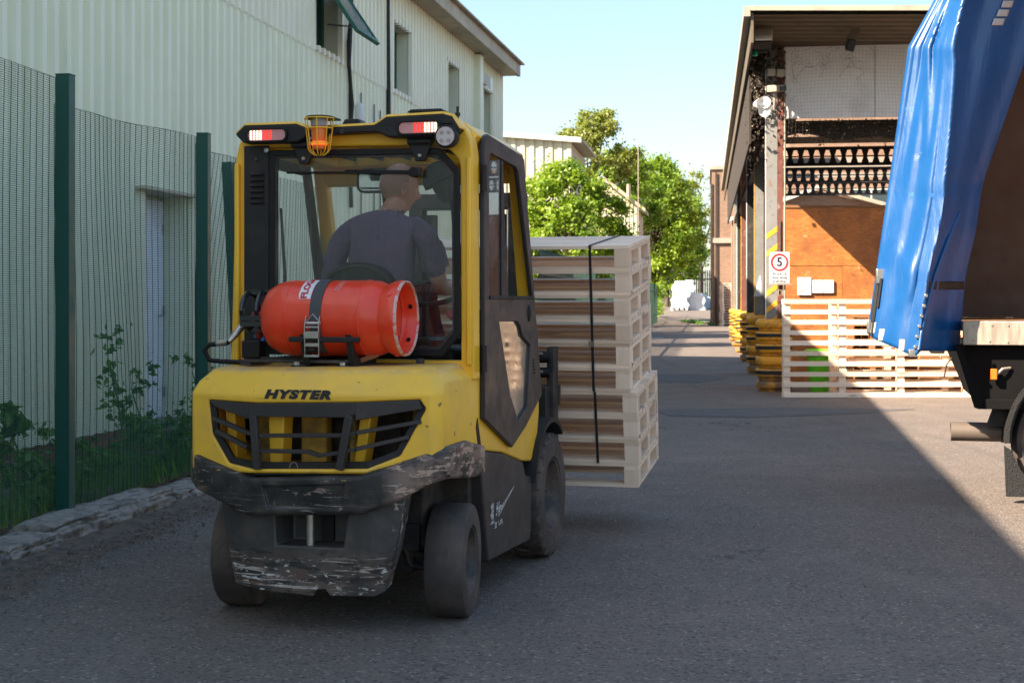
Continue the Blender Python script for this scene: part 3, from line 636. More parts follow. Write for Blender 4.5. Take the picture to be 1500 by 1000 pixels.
MB().box(-.37, -.34, .2, 24, 3.85, 5.34).build('side_netting_screen', M['debris'], shd)
mb = MB()
rg = random.Random(9)
for k in range(34):
    x0 = rg.uniform(-.4, 1.2); z0 = rg.uniform(4.9, 5.4) if x0 > .3 else rg.uniform(4.2, 5.4); p = [(x0, -.5, z0)]
    for j in range(5): p.append((p[-1][0] + rg.uniform(-.12, .12), -.5 + rg.uniform(-.1, .1), p[-1][2] + rg.uniform(-.12, .10)))
    mb.tube(p, .002, 3, cap=False)
mb.build('torn_netting', M['net'], shd, recalc=False, kind='stuff')
mb = MB(); top_ = [(.14 + k * .25, .42, 4.22) for k in range(38)]; bot_ = [(.14 + k * .25, .36, 3.93 + .05 * math.sin(k * 1.3) + .05 * math.sin(k * .45 + 1)) for k in range(38)]
mb.loft([top_, bot_, [(p[0], .5, p[2]) for p in bot_], [(p[0], .5, 4.22) for p in bot_]], cap=False, closed=False).build('sagging_net', M['debris'], shd, recalc=False)
# plywood hoarding, sheet by sheet
pl = thing('plywood_hoarding', 'orange varnished plywood hoarding inside the open shed', 'hoarding', (4.62, 24.2, 0))
for r_ in range(3):
    x = -.0 if r_ % 2 == 0 else -.0; z0 = .02 + r_ * .985; k = 0
    ws = [1.0, 2.44, 2.44, 2.44] if r_ % 2 else [1.85, 2.44, 2.44, 2.44]
    for w_ in ws:
        MB().box(x + .003, x + w_ - .003, random.uniform(-.004, .004), .03, z0, z0 + .980).build('plywood_sheet', M['plywood'], pl); x += w_
MB().box(-.02, 9.1, -.02, .06, 2.976, 3.02).build('top_rail', M['brownwood'], pl)
MB().box(0, 9.1, .032, .08, 0, 2.97).build('backing', M['brownwood'], pl)
mb = MB()
for (u0, u1, v0, v1, nm) in ((1168, 1188, 406, 419, 0), (1168, 1188, 419.6, 432, 0), (1190, 1205, 410, 429, 1), (1206, 1221, 410, 429, 1)):
    a_, b_ = pix(u0, v1, 24.18), pix(u1, v0, 24.18)
    n_ = tag(MB().box(a_.x, b_.x, 24.17, 24.185, a_.z, b_.z).build('notice', M['paper']), {1168: 'landscape paper notice pinned on plywood, left column', 1190: 'portrait paper notice on plywood, middle one', 1206: 'portrait paper notice on plywood, rightmost one'}[u0] + (', upper' if v0 == 406 else ', lower' if u0 == 1168 else ''), 'notice', 'paper notices on the plywood')
    mb = MB()
    for k in range(5):
        z_ = b_.z - (b_.z - a_.z) * (k + 1) / 6.5; mb.box(a_.x + .03, a_.x + (b_.x - a_.x) * (.45 + .1 * (k % 3)), 24.166, 24.169, z_ - .004, z_ + .004)
    mb.build('printed_line', M['papertext'], n_)
# column guards
def make_guard():
    g = thing('column_guard', 'stacked yellow plastic guard round the nearest shed column, scuffed brown at its foot', 'column guard', (0, 0, 0), group='yellow guards round the shed columns')
    hh = [0, .17, .36, .55, .74, .93]
    for k in range(6):
        z = hh[k]; H_ = .185 if k else .165
        prof = [(.235, z + .0), (.240, z + .045), (.278, z + .052), (.288, z + .065), (.288, z + H_ - .022), (.276, z + H_ - .008), (.235, z + H_ - .002)]
        if k == 5: prof = prof[:4] + [(.29, z + .12), (.282, z + .155), (.25, z + .18), (.15, z + .19)]
        loops = []
        for r_, h_ in prof:
            lp = []
            for q in range(28):
                t = 2 * math.pi * q / 28; cc, ss = math.cos(t), math.sin(t); k_ = (abs(cc) ** 4 + abs(ss) ** 4) ** (-.25)
                lp.append((r_ * k_ * cc * .96, r_ * k_ * ss * .96, h_))
            loops.append(lp)
        MB().loft(loops, cap=False).build('guard_ring', M['guard'], g, smooth=50)
        if k in (1, 3, 4):
            lps_ = []
            for r_, h_ in ((.291, z + .10), (.2935, z + .105), (.2935, z + .15), (.291, z + .155)):
                lps_.append([(r_ * ((abs(math.cos(q_)) ** 4 + abs(math.sin(q_)) ** 4) ** (-.25)) * math.cos(q_) * .96, r_ * ((abs(math.cos(q_)) ** 4 + abs(math.sin(q_)) ** 4) ** (-.25)) * math.sin(q_) * .96, h_) for q_ in [2 * math.pi * q / 28 for q in range(28)]])
            MB().loft(lps_, cap=False).build('guard_strap', M['black'], g, smooth=50)
    return g
g0 = make_guard()
GL = ['stacked yellow plastic guard round the nearest shed column, scuffed brown at its foot', 'yellow guard round the second shed column, just left of the nearest guard', 'yellow guard round the third shed column from the camera', 'yellow guard round the fourth shed column from the camera', 'yellow guard round the fifth shed column, sunlit and small', 'farthest and smallest yellow guard, at the last shed column']
for i in range(6):
    p = Vector((4.05, 22.0, 0)) + Matrix.Rotation(-SA, 3, 'Z') @ Vector((0, i * 5.3, 0))
    if i == 0: g0.location = p; g0.rotation_euler = (0, 0, -SA)
    else: copy_tree(g0, p, (0, 0, -SA + random.uniform(-.05, .05)), GL[i])
# speed sign
sg = thing('speed_sign', 'white speed sign with a red ring and a black 5 on the nearest column', 'sign', (4.10, 21.80, 1.9))
MB().box(-.155, .155, 0, .006, -.24, .24).build('plate', M['signwhite'], sg, bevel=.003)
MB().lathe([(.105, 0), (.135, 0), (.135, -.003), (.105, -.003), (.105, 0)], (0, -.001, .085), 'y', 40, cap=False).build('red_ring', M['signred'], sg)
def put_text(body, size, loc, m, parent, name, **k):
    t = text_mb(body, size, **k); t.xf(Matrix.Translation(loc) @ Matrix.Rotation(R(90), 4, 'X')); return t.build(name, m, parent, recalc=False)
put_text('5', .19, (0, -.002, .085), M['blackprint'], sg, 'numeral', bold=.004)
put_text('PLEASE', .058, (0, -.002, -.095), M['blackprint'], sg, 'lettering', spacing=1.2)
put_text('Drive slowly', .048, (0, -.002, -.150), M['blackprint'], sg, 'lettering')
put_text('at all times', .048, (0, -.002, -.205), M['blackprint'], sg, 'lettering')
MB().box(-.17, .20, .0, .008, -.262, -.245).build('lower_edge', M['light_steel'], sg)
# fittings high on the first column
fl = thing('floodlight', 'grey floodlight tilted down under the shed eave corner', 'lamp', tuple(pix(1117, 52, 20.6)))
MB().obox((0, 0, 0), (.28, .12, .17), (R(-35), 0, R(-8))).build('housing', M['light_steel'], fl, bevel=.02)
MB().obox((0, -.055, -.035), (.22, .02, .12), (R(-35), 0, R(-8))).build('lens', M['panelwhite'], fl)
MB().obox((.0, .02, -.13), (.26, .14, .05), (R(-35), 0, R(-8))).build('bracket', M['dark_steel'], fl)
cm = thing('security_camera', 'boxy grey security camera on the nearest shed column', 'camera', tuple(pix(1136, 130, 21.3)))
MB().obox((0, 0, 0), (.16, .34, .10), (R(8), 0, R(-30))).build('housing', M['light_steel'], cm, bevel=.01)
MB().obox((.085, -.15, -.02), (.10, .01, .07), (R(8), 0, R(-30))).build('lens', M['window_glass'], cm)
MB().tube([(0, 0, -.05), (.0, .05, -.16), (.0, .12, -.3)], .02, 8).build('arm', M['light_steel'], cm)
hl = thing('horn_speakers', 'cluster of three white horn speakers left of the shed column', 'speaker', tuple(pix(1115, 157, 21.2)))
for (dx, dz, rz) in ((-.06, .04, .5), (.06, .06, -.3), (.02, -.07, .1)):
    s_ = len(MB().v); m_ = MB().lathe([(.03, .06), (.05, .02), (.085, -.07), (.09, -.09), (.05, -.06)], (0, 0, 0), 'y', 14); m_.xf(Matrix.Translation((dx, 0, dz)) @ Matrix.Rotation(rz, 4, 'Z')); m_.build('horn', M['lampwhite'], hl, smooth=40)
bx = thing('junction_box', 'pale junction boxes fixed above the security camera', 'box', tuple(pix(1137, 107, 21.6)))
MB().box(-.14, -.02, -.05, .02, -.05, .06).build('box', M['light_steel'], bx, bevel=.01); MB().box(.0, .12, -.05, .02, -.06, .05).build('box', M['light_steel'], bx, bevel=.01)
el = thing('exit_lamp', 'tiny green lamp under the eave corner', 'lamp', tuple(pix(1106, 83, 21.0)))
MB().lathe([(.0, 0), (.04, .01), (.045, .05), (.02, .08)], (0, 0, 0), 'z', 12).build('lens', mat('green_lens', (.02, .4, .22), .2), el, smooth=50)
pd = thing('black_lamp', 'black lamp hanging from the shed roof in front of the white panel', 'lamp', tuple(pix(1246, 66, 20.6)))
MB().obox((0, 0, 0), (.12, .12, .17), (R(20), R(12), 0)).build('housing', M['black'], pd, bevel=.015); MB().obox((.03, 0, .14), (.10, .05, .24), (0, R(35), 0)).build('bracket', M['soffit'], pd)
rg_ = thing('paper_rag', 'white paper scrap hanging on the second shed column', 'paper', tuple(pix(1111, 420, 26.9)))
MB().add([(-.09, 0, -.18), (.06, 0, -.18), (.05, -.02, .05), (.03, 0, .22)], [(0, 1, 2, 3)]).add([(-.09, .01, -.18), (.06, .01, -.18), (.05, -.01, .05), (.03, .01, .22)], [(0, 1, 2, 3)]).build('sheet', M['paper'], rg_)
# sockets on column casing
hk = thing('padlock', 'rusty padlock hanging below the speed sign', 'lock', tuple(pix(1143, 430, 21.6)))
MB().box(-.05, .05, -.03, .03, -.14, -.02).build('lock_body', M['rust_red'], hk, bevel=.01); MB().tube([(-.03, 0, -.02), (-.03, 0, .05), (.03, 0, .05), (.03, 0, -.02)], .01, 6).build('shackle', M['light_steel'], hk)

# ------------------------------------------------------------------ pallets
def make_pallet(name, label, W, D, m, nb, light=False, bh=.100, t=.021, cat='pallet', nbw=None):
    """W along x, D along y; boards along x on top; base at z 0"""
    g = thing(name, label, cat)
    mx, my, mz = m
    bw = D / nb * .80
    me = MB().box(-W / 2, W / 2, -bw / 2, bw / 2, 0, t).mesh('plank', mx)
    ys_ = [-D / 2 + bw / 2 + k * (D - bw) / (nb - 1) for k in range(nb)]
    for y in ys_: link('deck_board', me, g, loc=(0, y, bh + 2 * t + .001))
    me2 = MB().box(-.0425, .0425, -D / 2, D / 2, 0, t).mesh('bearer', my)
    xb = [-W / 2 + .0425, 0, W / 2 - .0425]
    for x in xb: link('bearer', me2, g, loc=(x, 0, bh + t))
    me3 = MB().box(-.0425, .0425, -.05, .05, 0, bh).mesh('block', mz)
    for x in xb:
        for y in (-D / 2 + .05, 0, D / 2 - .05): link('block', me3, g, loc=(x, y, t))
    me4 = MB().box(-W / 2, W / 2, -.05, .05, 0, t - .001).mesh('base_board', mx)
    for y in (-D / 2 + .05, 0, D / 2 - .05): link('base_board', me4, g, loc=(0, y, 0))
    me5 = MB().box(-.0425, .0425, -D / 4 + .052, D / 4 - .052, 0, t - .001).mesh('base_cross', my)
    for x in (xb[0], xb[-1]):
        for y in (-D / 4, D / 4): link('base_cross_board', me5, g, loc=(x, y, 0))
    return g
FA = R(14.5); FO = Vector((-.745, 6.45, 0)); FROT = Matrix.Rotation(-FA, 3, 'Z'); TILT = R(6.6)
PW, PD_, PH = 1.75, .80, .1645 - .0225
PH = .1445; TT = .019; BH = PH - 3 * TT - .0005
proto = make_pallet('wooden_pallet', 'x', PW, PD_, (M['pine_x'], M['pine_y'], M['pine_z']), 8, bh=BH, t=TT)
names = ['bottom pallet of the stack on the forks', 'second pallet up in the fork stack', 'third pallet up in the fork stack', 'fourth pallet up, just below the step in the fork stack', 'fifth pallet up, just above the step in the fork stack', 'sixth pallet up in the fork stack', 'seventh pallet up in the fork stack', 'third pallet from the top of the fork stack', 'second pallet from the top of the fork stack', 'top pallet of the stack on the forks']
E_t = (Matrix.Rotation(-FA, 4, 'Z') @ Matrix.Rotation(TILT, 4, 'X'))
base_local = Vector((.95 - PW / 2, 2.33, .285))        # near edge, middle
for i in range(10):
    dx = (0.0 if i < 4 else -.035) + random.uniform(-.006, .006); dy = random.uniform(-.008, .008)
    if i >= 4: dy -= .01
    loc = FO + FROT @ base_local + (E_t.to_3x3() @ Vector((dx, PD_ / 2 + dy, i * PH)))
    rot = (Matrix.Rotation(-FA + random.uniform(-.004, .004), 4, 'Z') @ Matrix.Rotation(TILT, 4, 'X')).to_euler()
    lab = 'fresh pale pine ' + names[i]
    if i == 0: proto.location = loc; proto.rotation_euler = rot; proto['label'] = lab; proto['group'] = 'pale pallets stacked on the forks'
    else: copy_tree(proto, loc, rot, lab, 'pale pallets stacked on the forks')
# black band round the stack
st = thing('packing_strap', 'black packing strap tied round the pallet stack', 'strap', tuple(FO + FROT @ base_local), E_t.to_euler())
sx = PW / 2 - .255; tz = 10 * PH + .003
path = [(sx + .01, -.012, PH * 1.0 + .002), (sx, -.012, PH * 4), (sx - .004, -.024, PH * 4.1), (sx - .008, -.024, tz), (sx - .008, -.0, tz + .003), (sx + .02, PD_ + .012, tz + .003), (sx + .03, PD_ + .012, PH)]
mb = MB()
for p0, p1 in zip(path, path[1:]): mb.bar(p0, p1, .016 if abs(p0[1] - p1[1]) < .1 else .016, .003, up=(0, 1, 0) if abs(p0[1] - p1[1]) < .1 else (0, 0, 1))
mb.build('band', M['black'], st); MB().obox((sx - .012, -.028, PH * 6.0), (.024, .006, .035)).build('buckle', M['steel'], st)

# upright slatted pallets forming a low barrier in front of the shed
def make_upright(name, label, L_, H_, n, posts, m_):
    g = thing(name, label, 'pallet', group='slatted pallets stood on edge by the shed')
    me = MB().box(0, L_, -.011, .011, -.033, .033).mesh('slat', m_[0]); me2 = MB().box(-.05, .05, -.045, .045, 0, H_).mesh('post', m_[1])
    for k in range(n):
        z = .035 + (H_ - .07) * k / (n - 1); link('slat', me, g, loc=(0, -.057, z))
        if k in (0, n - 1) or k % 2: link('slat', me, g, loc=(0, .057, z))
    for x in posts: link('post', me2, g, loc=(x, 0, 0))
    return g
u1 = make_upright('upright_pallet', 'long pale slatted pallet stood on edge on the tarmac beside the nearest guard', 2.72, 1.42, 10, [.05, .86, 1.71, 2.67], (M['pine_x'], M['pine_z']))
u1.location = (3.92, 20.6, 0); u1.rotation_euler = (0, 0, R(1.2))
u2 = copy_tree(u1, (4.75, 21.3, .0), (0, 0, R(-2)), 'second slatted pallet on edge, standing behind the front one')
u3 = copy_tree(u1, (6.7, 20.72, .0), (0, 0, R(1)), 'slatted pallet on edge, mostly hidden behind the lorry box')
u3.scale = (1, 1, .98)
pb = make_pallet('wooden_pallet', 'x', .78, 1.0, (M['brownwood'],) * 3, 5, bh=.078, t=.017)
pb['label'] = 'brown pallet at the bottom of the stack behind the slatted pallets'; pb['group'] = 'brown pallets stacked behind the slatted pallets'; pb.location = (5.55, 22.4, 0)
for k in range(1, 9):
    copy_tree(pb, (5.55 + random.uniform(-.02, .02), 22.4, k * .128), (0, 0, random.uniform(-.02, .02)), ['', 'second', 'third', 'fourth', 'fifth', 'sixth', 'seventh', 'eighth', 'topmost'][k] + ' brown pallet up in the stack behind the slatted pallets')
tag(MB().prism([(6.3, 0), (8.4, 0), (8.4, .6), (7.4, .82), (6.3, .6)], 'y', 22.0, 22.9).build('crate', M['brownwood'], bevel=.01), 'low brown wooden crate behind the right slatted pallet', 'crate')
bn = thing('plastic_bin', 'bright green plastic bin behind the slatted pallet', 'bin', (4.75, 21.75, 0))
MB().lathe([(.18, .0), (.195, .02), (.24, .56), (.245, .57), (.235, .57), (.185, .04), (.0, .04)], n=28).build('bin_body', M['greenbin'], bn, smooth=40)
MB().lathe([(.245, .56), (.275, .565), (.275, .64), (.245, .65), (.235, .58)], n=28, cap=False).build('rim', M['greenbin'], bn, smooth=30)
for s_ in (-1, 1): MB().tube([(s_ * .265, -.06, .58), (s_ * .31, -.05, .56), (s_ * .31, .05, .56), (s_ * .265, .06, .58)], .012, 6).build('handle', M['greenbin'], bn)
# far pallet stack against the brick wall
mef = MB()
for y in (-.5, -.2, .1, .4): mef.box(-.5, .5, y, y + .15, .115, .14)
for x in (-.5, -.05, .4):
    mef.box(x, x + .1, -.5, .55, .0, .022)
    for y in (-.5, 0, .45): mef.box(x, x + .1, y, y + .1, .022, .114)
mef = mef.mesh('far_pallet', M['pine_x'])
for k in range(16):
    o = link('wooden_pallet', mef, loc=(12.05 + random.uniform(-.03, .03), 78.6, k * .148)); o['nothing'] = 0; del o['nothing']
    tag(o, ['lowest', 'second', 'third', 'fourth', 'fifth', 'sixth', 'seventh', 'eighth', 'ninth', 'tenth', 'eleventh', 'twelfth', 'thirteenth', 'fourteenth', 'fifteenth', 'topmost'][k] + ' pallet from the ground in the tall stack against the far brick wall', 'pallet', 'pallets stacked at the brick wall')

# wrapped goods at the end of the road
def lump(w, d, h, seed, n=7):
    rg = random.Random(seed); bm = bmesh.new(); bmesh.ops.create_cube(bm, size=1); bmesh.ops.subdivide_edges(bm, edges=bm.edges[:], cuts=n, use_grid_fill=True)
    for v in bm.verts:
        c = v.co.copy(); q = Vector((c.x * w, c.y * d, (c.z + .5) * h)); k = 1 - .22 * (abs(c.x * 2) ** 4 * (max(0, c.z) * 2) ** 4); q.z *= 1 - .12 * abs(c.x * 2) ** 4 * abs(c.y * 2) ** 4
        q.x *= k; q.x += rg.uniform(-.03, .03) + .07 * math.sin(c.z * 9 + seed * 2); q.y += rg.uniform(-.03, .03); q.z += rg.uniform(-.03, .03) * (c.z > -.49)
        v.co = q
    me = bpy.data.meshes.new('bundle'); bm.to_mesh(me); bm.free(); me.shade_smooth(); me.set_sharp_from_angle(angle=R(50)); return me
def bundle(u0, u1, v1, h, Y, label, m=None, z=None, seed=1):
    w = (u1 - u0) * Y / FC; me = lump(w, 1.1, h, seed); me.materials.append(m or M['wrap'])
    o = link('wrapped_bundle', me, loc=((u0 + u1) / 2 * Y / FC - 750 * Y / FC, Y, gz(Y) if z is None else z)); tag(o, label, 'wrapped goods', 'silver wrapped bundles at the end of the road'); return o
YB = 112
bundle(984, 1007, 450, 1.05, YB, 'silver wrapped bundle on the ground, lower left of the group', seed=1)
bundle(986, 1009, 450, 1.25, YB, 'silver wrapped bundle stacked on top of the left one', z=gz(YB) + 1.06, seed=2)
bundle(1008, 1031, 450, 1.30, YB + .6, 'crumpled silver bundle on the ground right of the stacked pair', seed=3)
bundle(1004, 1016, 420, 1.1, YB + 1.6, 'small silver bundle peeping behind the top of the stacked pair', z=gz(YB) + 1.3, seed=4)
bundle(1032, 1042, 450, .95, YB + 4, 'pale blue wrapped bundle at the right end of the group', M['wrap_pale'], seed=5)
bundle(1024, 1034, 450, 1.25, YB + 3, 'pale blue bundle behind the crumpled silver one', M['wrap_pale'], seed=6)
tt = thing('goods_trolley', 'flat wheeled trolley in front of the lower left bundle', 'trolley', ((995 - 750) * (YB - .9) / FC, YB - .9, gz(YB)))
MB().box(-.55, .55, -.2, .2, .2, .26).build('deck', M['light_steel'], tt)
for x in (-.4, 0, .4): MB().lathe([(.09, -.03), (.09, .03)], (x, 0, .1), 'y', 10).build('wheel', M['black'], tt)

# palisade fences
pf = thing('palisade_fence', 'dark green palisade fence along the left of the road', 'fence', (.53, 27.8, 0), (0, 0, -math.atan(.139)))
pale = MB().prism([(-.035, 0), (.035, 0), (.035, 2.3), (0, 2.42), (-.035, 2.3)], 'x', -.012, .012).mesh('pale', M['palisade'])
for k in range(290):
    y = k * .155
    link('pale', pale, pf, loc=(0, y, 0))
far = MB()
for k in range(118): far.prism([(45 + k * .155 - .035, 0), (45 + k * .155 + .035, 0), (45 + k * .155, 2.4)], 'x', -.012, .012)
far.build('pales', M['palisade'], pf, kind='stuff')
MB().box(.02, .06, -.2, 64, .5, .55).box(.02, .06, -.2, 64, 1.9, 1.95).build('rail', M['palisade'], pf)
pg = thing('palisade_fence', 'grey palisade fence closing the far end of the road', 'fence', (12.8, 125, gz(125)))
palg = MB().prism([(-.05, 0), (.05, 0), (.05, 3.0), (0, 3.2), (-.05, 3.0)], 'y', -.012, .012).mesh('pale', M['palisade_grey'])
for k in range(40): link('pale', palg, pg, loc=(k * .19, 0, random.uniform(-.03, .03)))
MB().box(-.1, 7.6, .02, .06, .5, .6).box(-.1, 7.6, .02, .06, 2.3, 2.4).build('rail', M['palisade_grey'], pg)
# left return of the end: retaining bank of greenery is trees below

# ------------------------------------------------------------------ trees
def leaves(clumps, per, size, seed, aspect=.6, droop=.3):
    rs = np.random.RandomState(seed); cs = np.array([c[:3] for c in clumps]); rr = np.array([c[3] for c in clumps])
    idx = np.repeat(np.arange(len(clumps)), per); n = len(idx)
    d = rs.normal(size=(n, 3)); d /= np.linalg.norm(d, axis=1)[:, None]; rad = np.abs(rs.normal(0, .62, n))
    p = cs[idx] + d * (rad * rr[idx])[:, None] * np.array([1, 1, .72])
    nrm = d * .6 + rs.normal(size=(n, 3)) * .6 + np.array([0, 0, .5]); nrm /= np.linalg.norm(nrm, axis=1)[:, None]
    a = np.cross(nrm, rs.normal(size=(n, 3))); a /= np.linalg.norm(a, axis=1)[:, None]; b = np.cross(nrm, a)
    s = (size * rs.uniform(.6, 1.25, n))[:, None]
    v = np.stack([p - a * s, p - b * s * aspect - nrm * s * droop * .3, p + a * s - nrm * s * droop, p + b * s * aspect - nrm * s * droop * .3], 1).reshape(-1, 3)
    return v, n, np.clip(rs.normal(.5, .22, len(clumps))[idx] + rs.normal(0, .15, n), 0, 1)
def leaf_obj(name, v, n, tint, m, parent=None, kind=None):
    me = bpy.data.meshes.new(name); me.vertices.add(4 * n); me.vertices.foreach_set('co', v.astype(np.float32).ravel())
    me.loops.add(4 * n); me.loops.foreach_set('vertex_index', np.arange(4 * n, dtype=np.int32)); me.polygons.add(n)
    me.polygons.foreach_set('loop_start', np.arange(0, 4 * n, 4, dtype=np.int32)); me.update(calc_edges=True)
    at = me.attributes.new('tint', 'FLOAT', 'FACE'); at.data.foreach_set('value', tint.astype(np.float32)); me.materials.append(m); me.validate()
    return link(name, me, parent, kind=kind)
def tree(label, base, h, crown, nclump, cr, per, size, m, seed, trunk_r=.16, lean=(0, 0), low=.2):
    """crown = (cx, cy, cz, rx, ry, rz) relative to base"""
    t = thing('tree', label, 'tree', base); rg = random.Random(seed); cl = []
    cx, cy, cz, rx, ry, rz = crown
    tr = MB(); top = Vector((cx * .8, cy * .8, cz + rz * .5)); path = [Vector((0, 0, -.1)), Vector((cx * .2, 0, h * low)), Vector((cx * .5, cy * .5, cz * .75)), top]
    tr.tube(path, [trunk_r, trunk_r * .8, trunk_r * .55, trunk_r * .15], 8)
    while len(cl) < nclump:
        d = Vector((rg.gauss(0, 1), rg.gauss(0, 1), rg.gauss(0, 1))).normalized() * rg.uniform(.35, 1) ** .5
        k = 1 - .35 * max(0, d.z) - .1 * rg.random()
        p = Vector((cx + d.x * rx * k, cy + d.y * ry * k, cz + d.z * rz)); cl.append((*p, cr * rg.uniform(.6, 1.3)))
        if len(cl) % 3 == 0:
            q = path[1].lerp(path[2], rg.random()) if rg.random() < .6 else path[2].lerp(path[3], rg.random())
            mid = q.lerp(p, .5) + Vector((0, 0, .12 * rz)); tr.tube([q, mid, p], [trunk_r * .32, trunk_r * .2, .012], 5)
    tr.build('trunk', M['bark'], t, smooth=60)
    v, n, tint = leaves(cl, per, size, seed); leaf_obj('crown', v, n, tint, m, t); return t
tree('bright green maple behind the palisade fence, nearest tree', (1.75, 42.5, 0), 6, (.0, 0, 3.7, 1.75, 1.6, 2.1), 110, .42, 330, .066, M['leaf_maple'], 11, .12)
tree('young maple with upright leafy shoots left of the cream building corner', (.7, 43.5, 0), 6, (.15, 0, 3.4, 1.0, 1.0, 2.0), 36, .32, 260, .064, M['leaf_maple'], 12, .08)
tree('tall olive green tree rising above the cream building', (4.2, 80, 0), 12, (.45, 0, 9.6, 2.5, 2.0, 2.8), 85, .52, 300, .095, M['leaf_olive'], 13, .2)
tree('bushy yellow green tree left of the tall tree centre', (6.0, 84, 0), 10, (.6, 0, 7.0, 2.4, 2, 3.8), 110, .62, 300, .10, M['leaf_mid'], 14, .2)
tree('wide yellow green tree overhanging the fence before the road end', (9.2, 92, 0), 10, (-.1, -1.0, 6.7, 3.2, 2.6, 4.0), 170, .64, 320, .10, M['leaf_mid'], 15, .22)
tree('broad green tree at the end of the road, right of the wide one', (13.2, 121, gz(121)), 10, (.2, 0, 6.2, 3.4, 2.6, 5.6), 180, .68, 280, .115, M['leaf_mid'], 16, .22)
tree('thin pale tree beside the brick building, farthest right', (17.0, 128, gz(128)), 12, (0, 0, 8.2, 3.0, 2, 4.2), 60, .8, 110, .14, M['leaf_olive'], 17, .2)
tree('dark tree behind the left end of the grey palisade', (13.4, 131, gz(131)), 12, (0, 0, 4.6, 4.4, 2, 4.4), 90, .9, 150, .17, M['leaf_mid'], 18, .2)
tree('dense green tree between the maple and the gabled shed', (2.6, 60, 0), 7, (.2, 0, 4.3, 1.7, 1.6, 2.5), 60, .50, 240, .08, M['leaf_mid'], 19, .16)
tag(leaf_obj('ivy_hedge', *leaves([(9.0 + .139 * (k * .45) + random.uniform(-.7, .0), 89 + k * .45, random.uniform(.3, 2.6) + gz(89 + k * .45), .5) for k in range(26)], 150, .10, 20), M['leaf_mid'], kind='stuff'), 'overgrown hedge spilling over the palisade at the road end', 'hedge')
tag(leaf_obj('hedge', *leaves([(-.2 + .139 * (k * .6) + random.uniform(-1.2, -.3), 29 + k * .6, random.uniform(.2, 2.0), .5) for k in range(70)], 90, .08, 21), M['leaf_dark'], kind='stuff'), 'dark undergrowth behind the green palisade fence', 'hedge')
tag(leaf_obj('verge_weeds', *leaves([(11.1 + random.uniform(-.3, .1), 79 + k * .8, .1, .25) for k in range(16)], 60, .05, 22), M['leaf_weed'], kind='stuff'), 'weeds at the foot of the brick corner', 'weeds')
# far tree belt closes the horizon
cl = []
rg = random.Random(5)
for k in range(150): cl.append((rg.uniform(-70, 95), rg.uniform(160, 175), gz(200) + rg.uniform(.5, 5.5), rg.uniform(1.6, 3.0)))
tag(leaf_obj('far_tree_belt', *leaves(cl, 170, .35, 23), M['leaf_mid'], kind='stuff'), 'far belt of trees closing the horizon', 'trees')

# ------------------------------------------------------------------ green mesh fence, kerb, weeds
def fpt(Y): return (-2.777 + .175 * (Y - 8.7), Y)
posts = [(fpt(8.7), .10, 2.775), (fpt(10.86), .06, 2.67), ((-2.50, 13.0), .04, 2.66), ((-2.05, 15.3), .04, 2.64), (fpt(6.35), .12, 3.02)]
fn = thing('mesh_fence', 'green close-mesh security fence along the broken kerb', 'fence', (0, 0, 0))
def fpost(p, z0, z1, dirv, lean=0):
    a = math.atan2(dirv[0], dirv[1])
    m_ = MB().box(-.045, .045, -.04, .04, 0, z1 - z0).box(-.10, .10, -.07, .07, 0, .015)
    o = m_.build('post', M['fencegreen'], fn, bevel=.003, loc=(p[0] + .045, p[1], z0), rot=(0, lean, -a))
    MB().box(-.052, -.046, -.03, .03, .1, z1 - z0 - .02).build('clamp_bar', M['fencegreen'], o)
    cap = MB().box(-.047, .047, -.042, .042, z1 - z0, z1 - z0 + .006).build('post_cap', M['fencegreen'], o)
for (p, z0, z1), dv, ln in zip(posts, ((.175, 1), (.1, 1), (.1, 1), (.2, 1), (.175, 1)), (0, 0, R(-3.2), 0, 0)): fpost(p, z0, z1, dv, ln)
def panel(p0, p1, z0, z1a, z1b, amp, seed):
    rg = random.Random(seed); A_ = Vector((p0[0], p0[1], 0)); B_ = Vector((p1[0], p1[1], 0)); Ln = (B_ - A_).length; d = (B_ - A_) / Ln; nn = Vector((d.y, -d.x, 0)); mb = MB()
    ph = rg.uniform(0, 6)
    def P(s, z):
        q = s / Ln; w = amp * math.sin(math.pi * q) * (math.sin(2.1 * q * math.pi + ph + z * .8) + .35 * math.sin(z * 2.3 + ph))
        return A_ + d * (s + .010 * math.sin(z * 2.2 + s * 3 + ph)) + nn * (-.02 + w) + Vector((0, 0, z))
    nv = int(Ln / .0762)
    for k in range(nv + 1):
        s = Ln * k / nv; zt = z1a + (z1b - z1a) * k / nv; pts = [P(s, z0 + (zt - z0) * j / 10) for j in range(11)]
        mb.tube(pts, .0025, 3, cap=False)
    nh = int((max(z1a, z1b) - z0) / .0127)
    for k in range(nh + 1):
        z = z0 + k * .0127; pts = []
        for j in range(13):
            q = j / 12; zt = z1a + (z1b - z1a) * q
            pts.append(P(Ln * q, min(z, zt)))
        mb.tube(pts, .0021, 3, cap=False)
    mb.build('mesh_panel', M['fencegreen'], fn, recalc=False, kind='stuff')
panel(posts[4][0], posts[0][0], .13, 2.79, 2.765, .02, 1)
panel(posts[0][0], posts[1][0], .11, 2.60, 2.655, .05, 2)
panel(posts[1][0], posts[2][0], .08, 2.60, 2.63, .10, 3)
panel(posts[2][0], posts[3][0], .06, 2.62, 2.60, .04, 4)
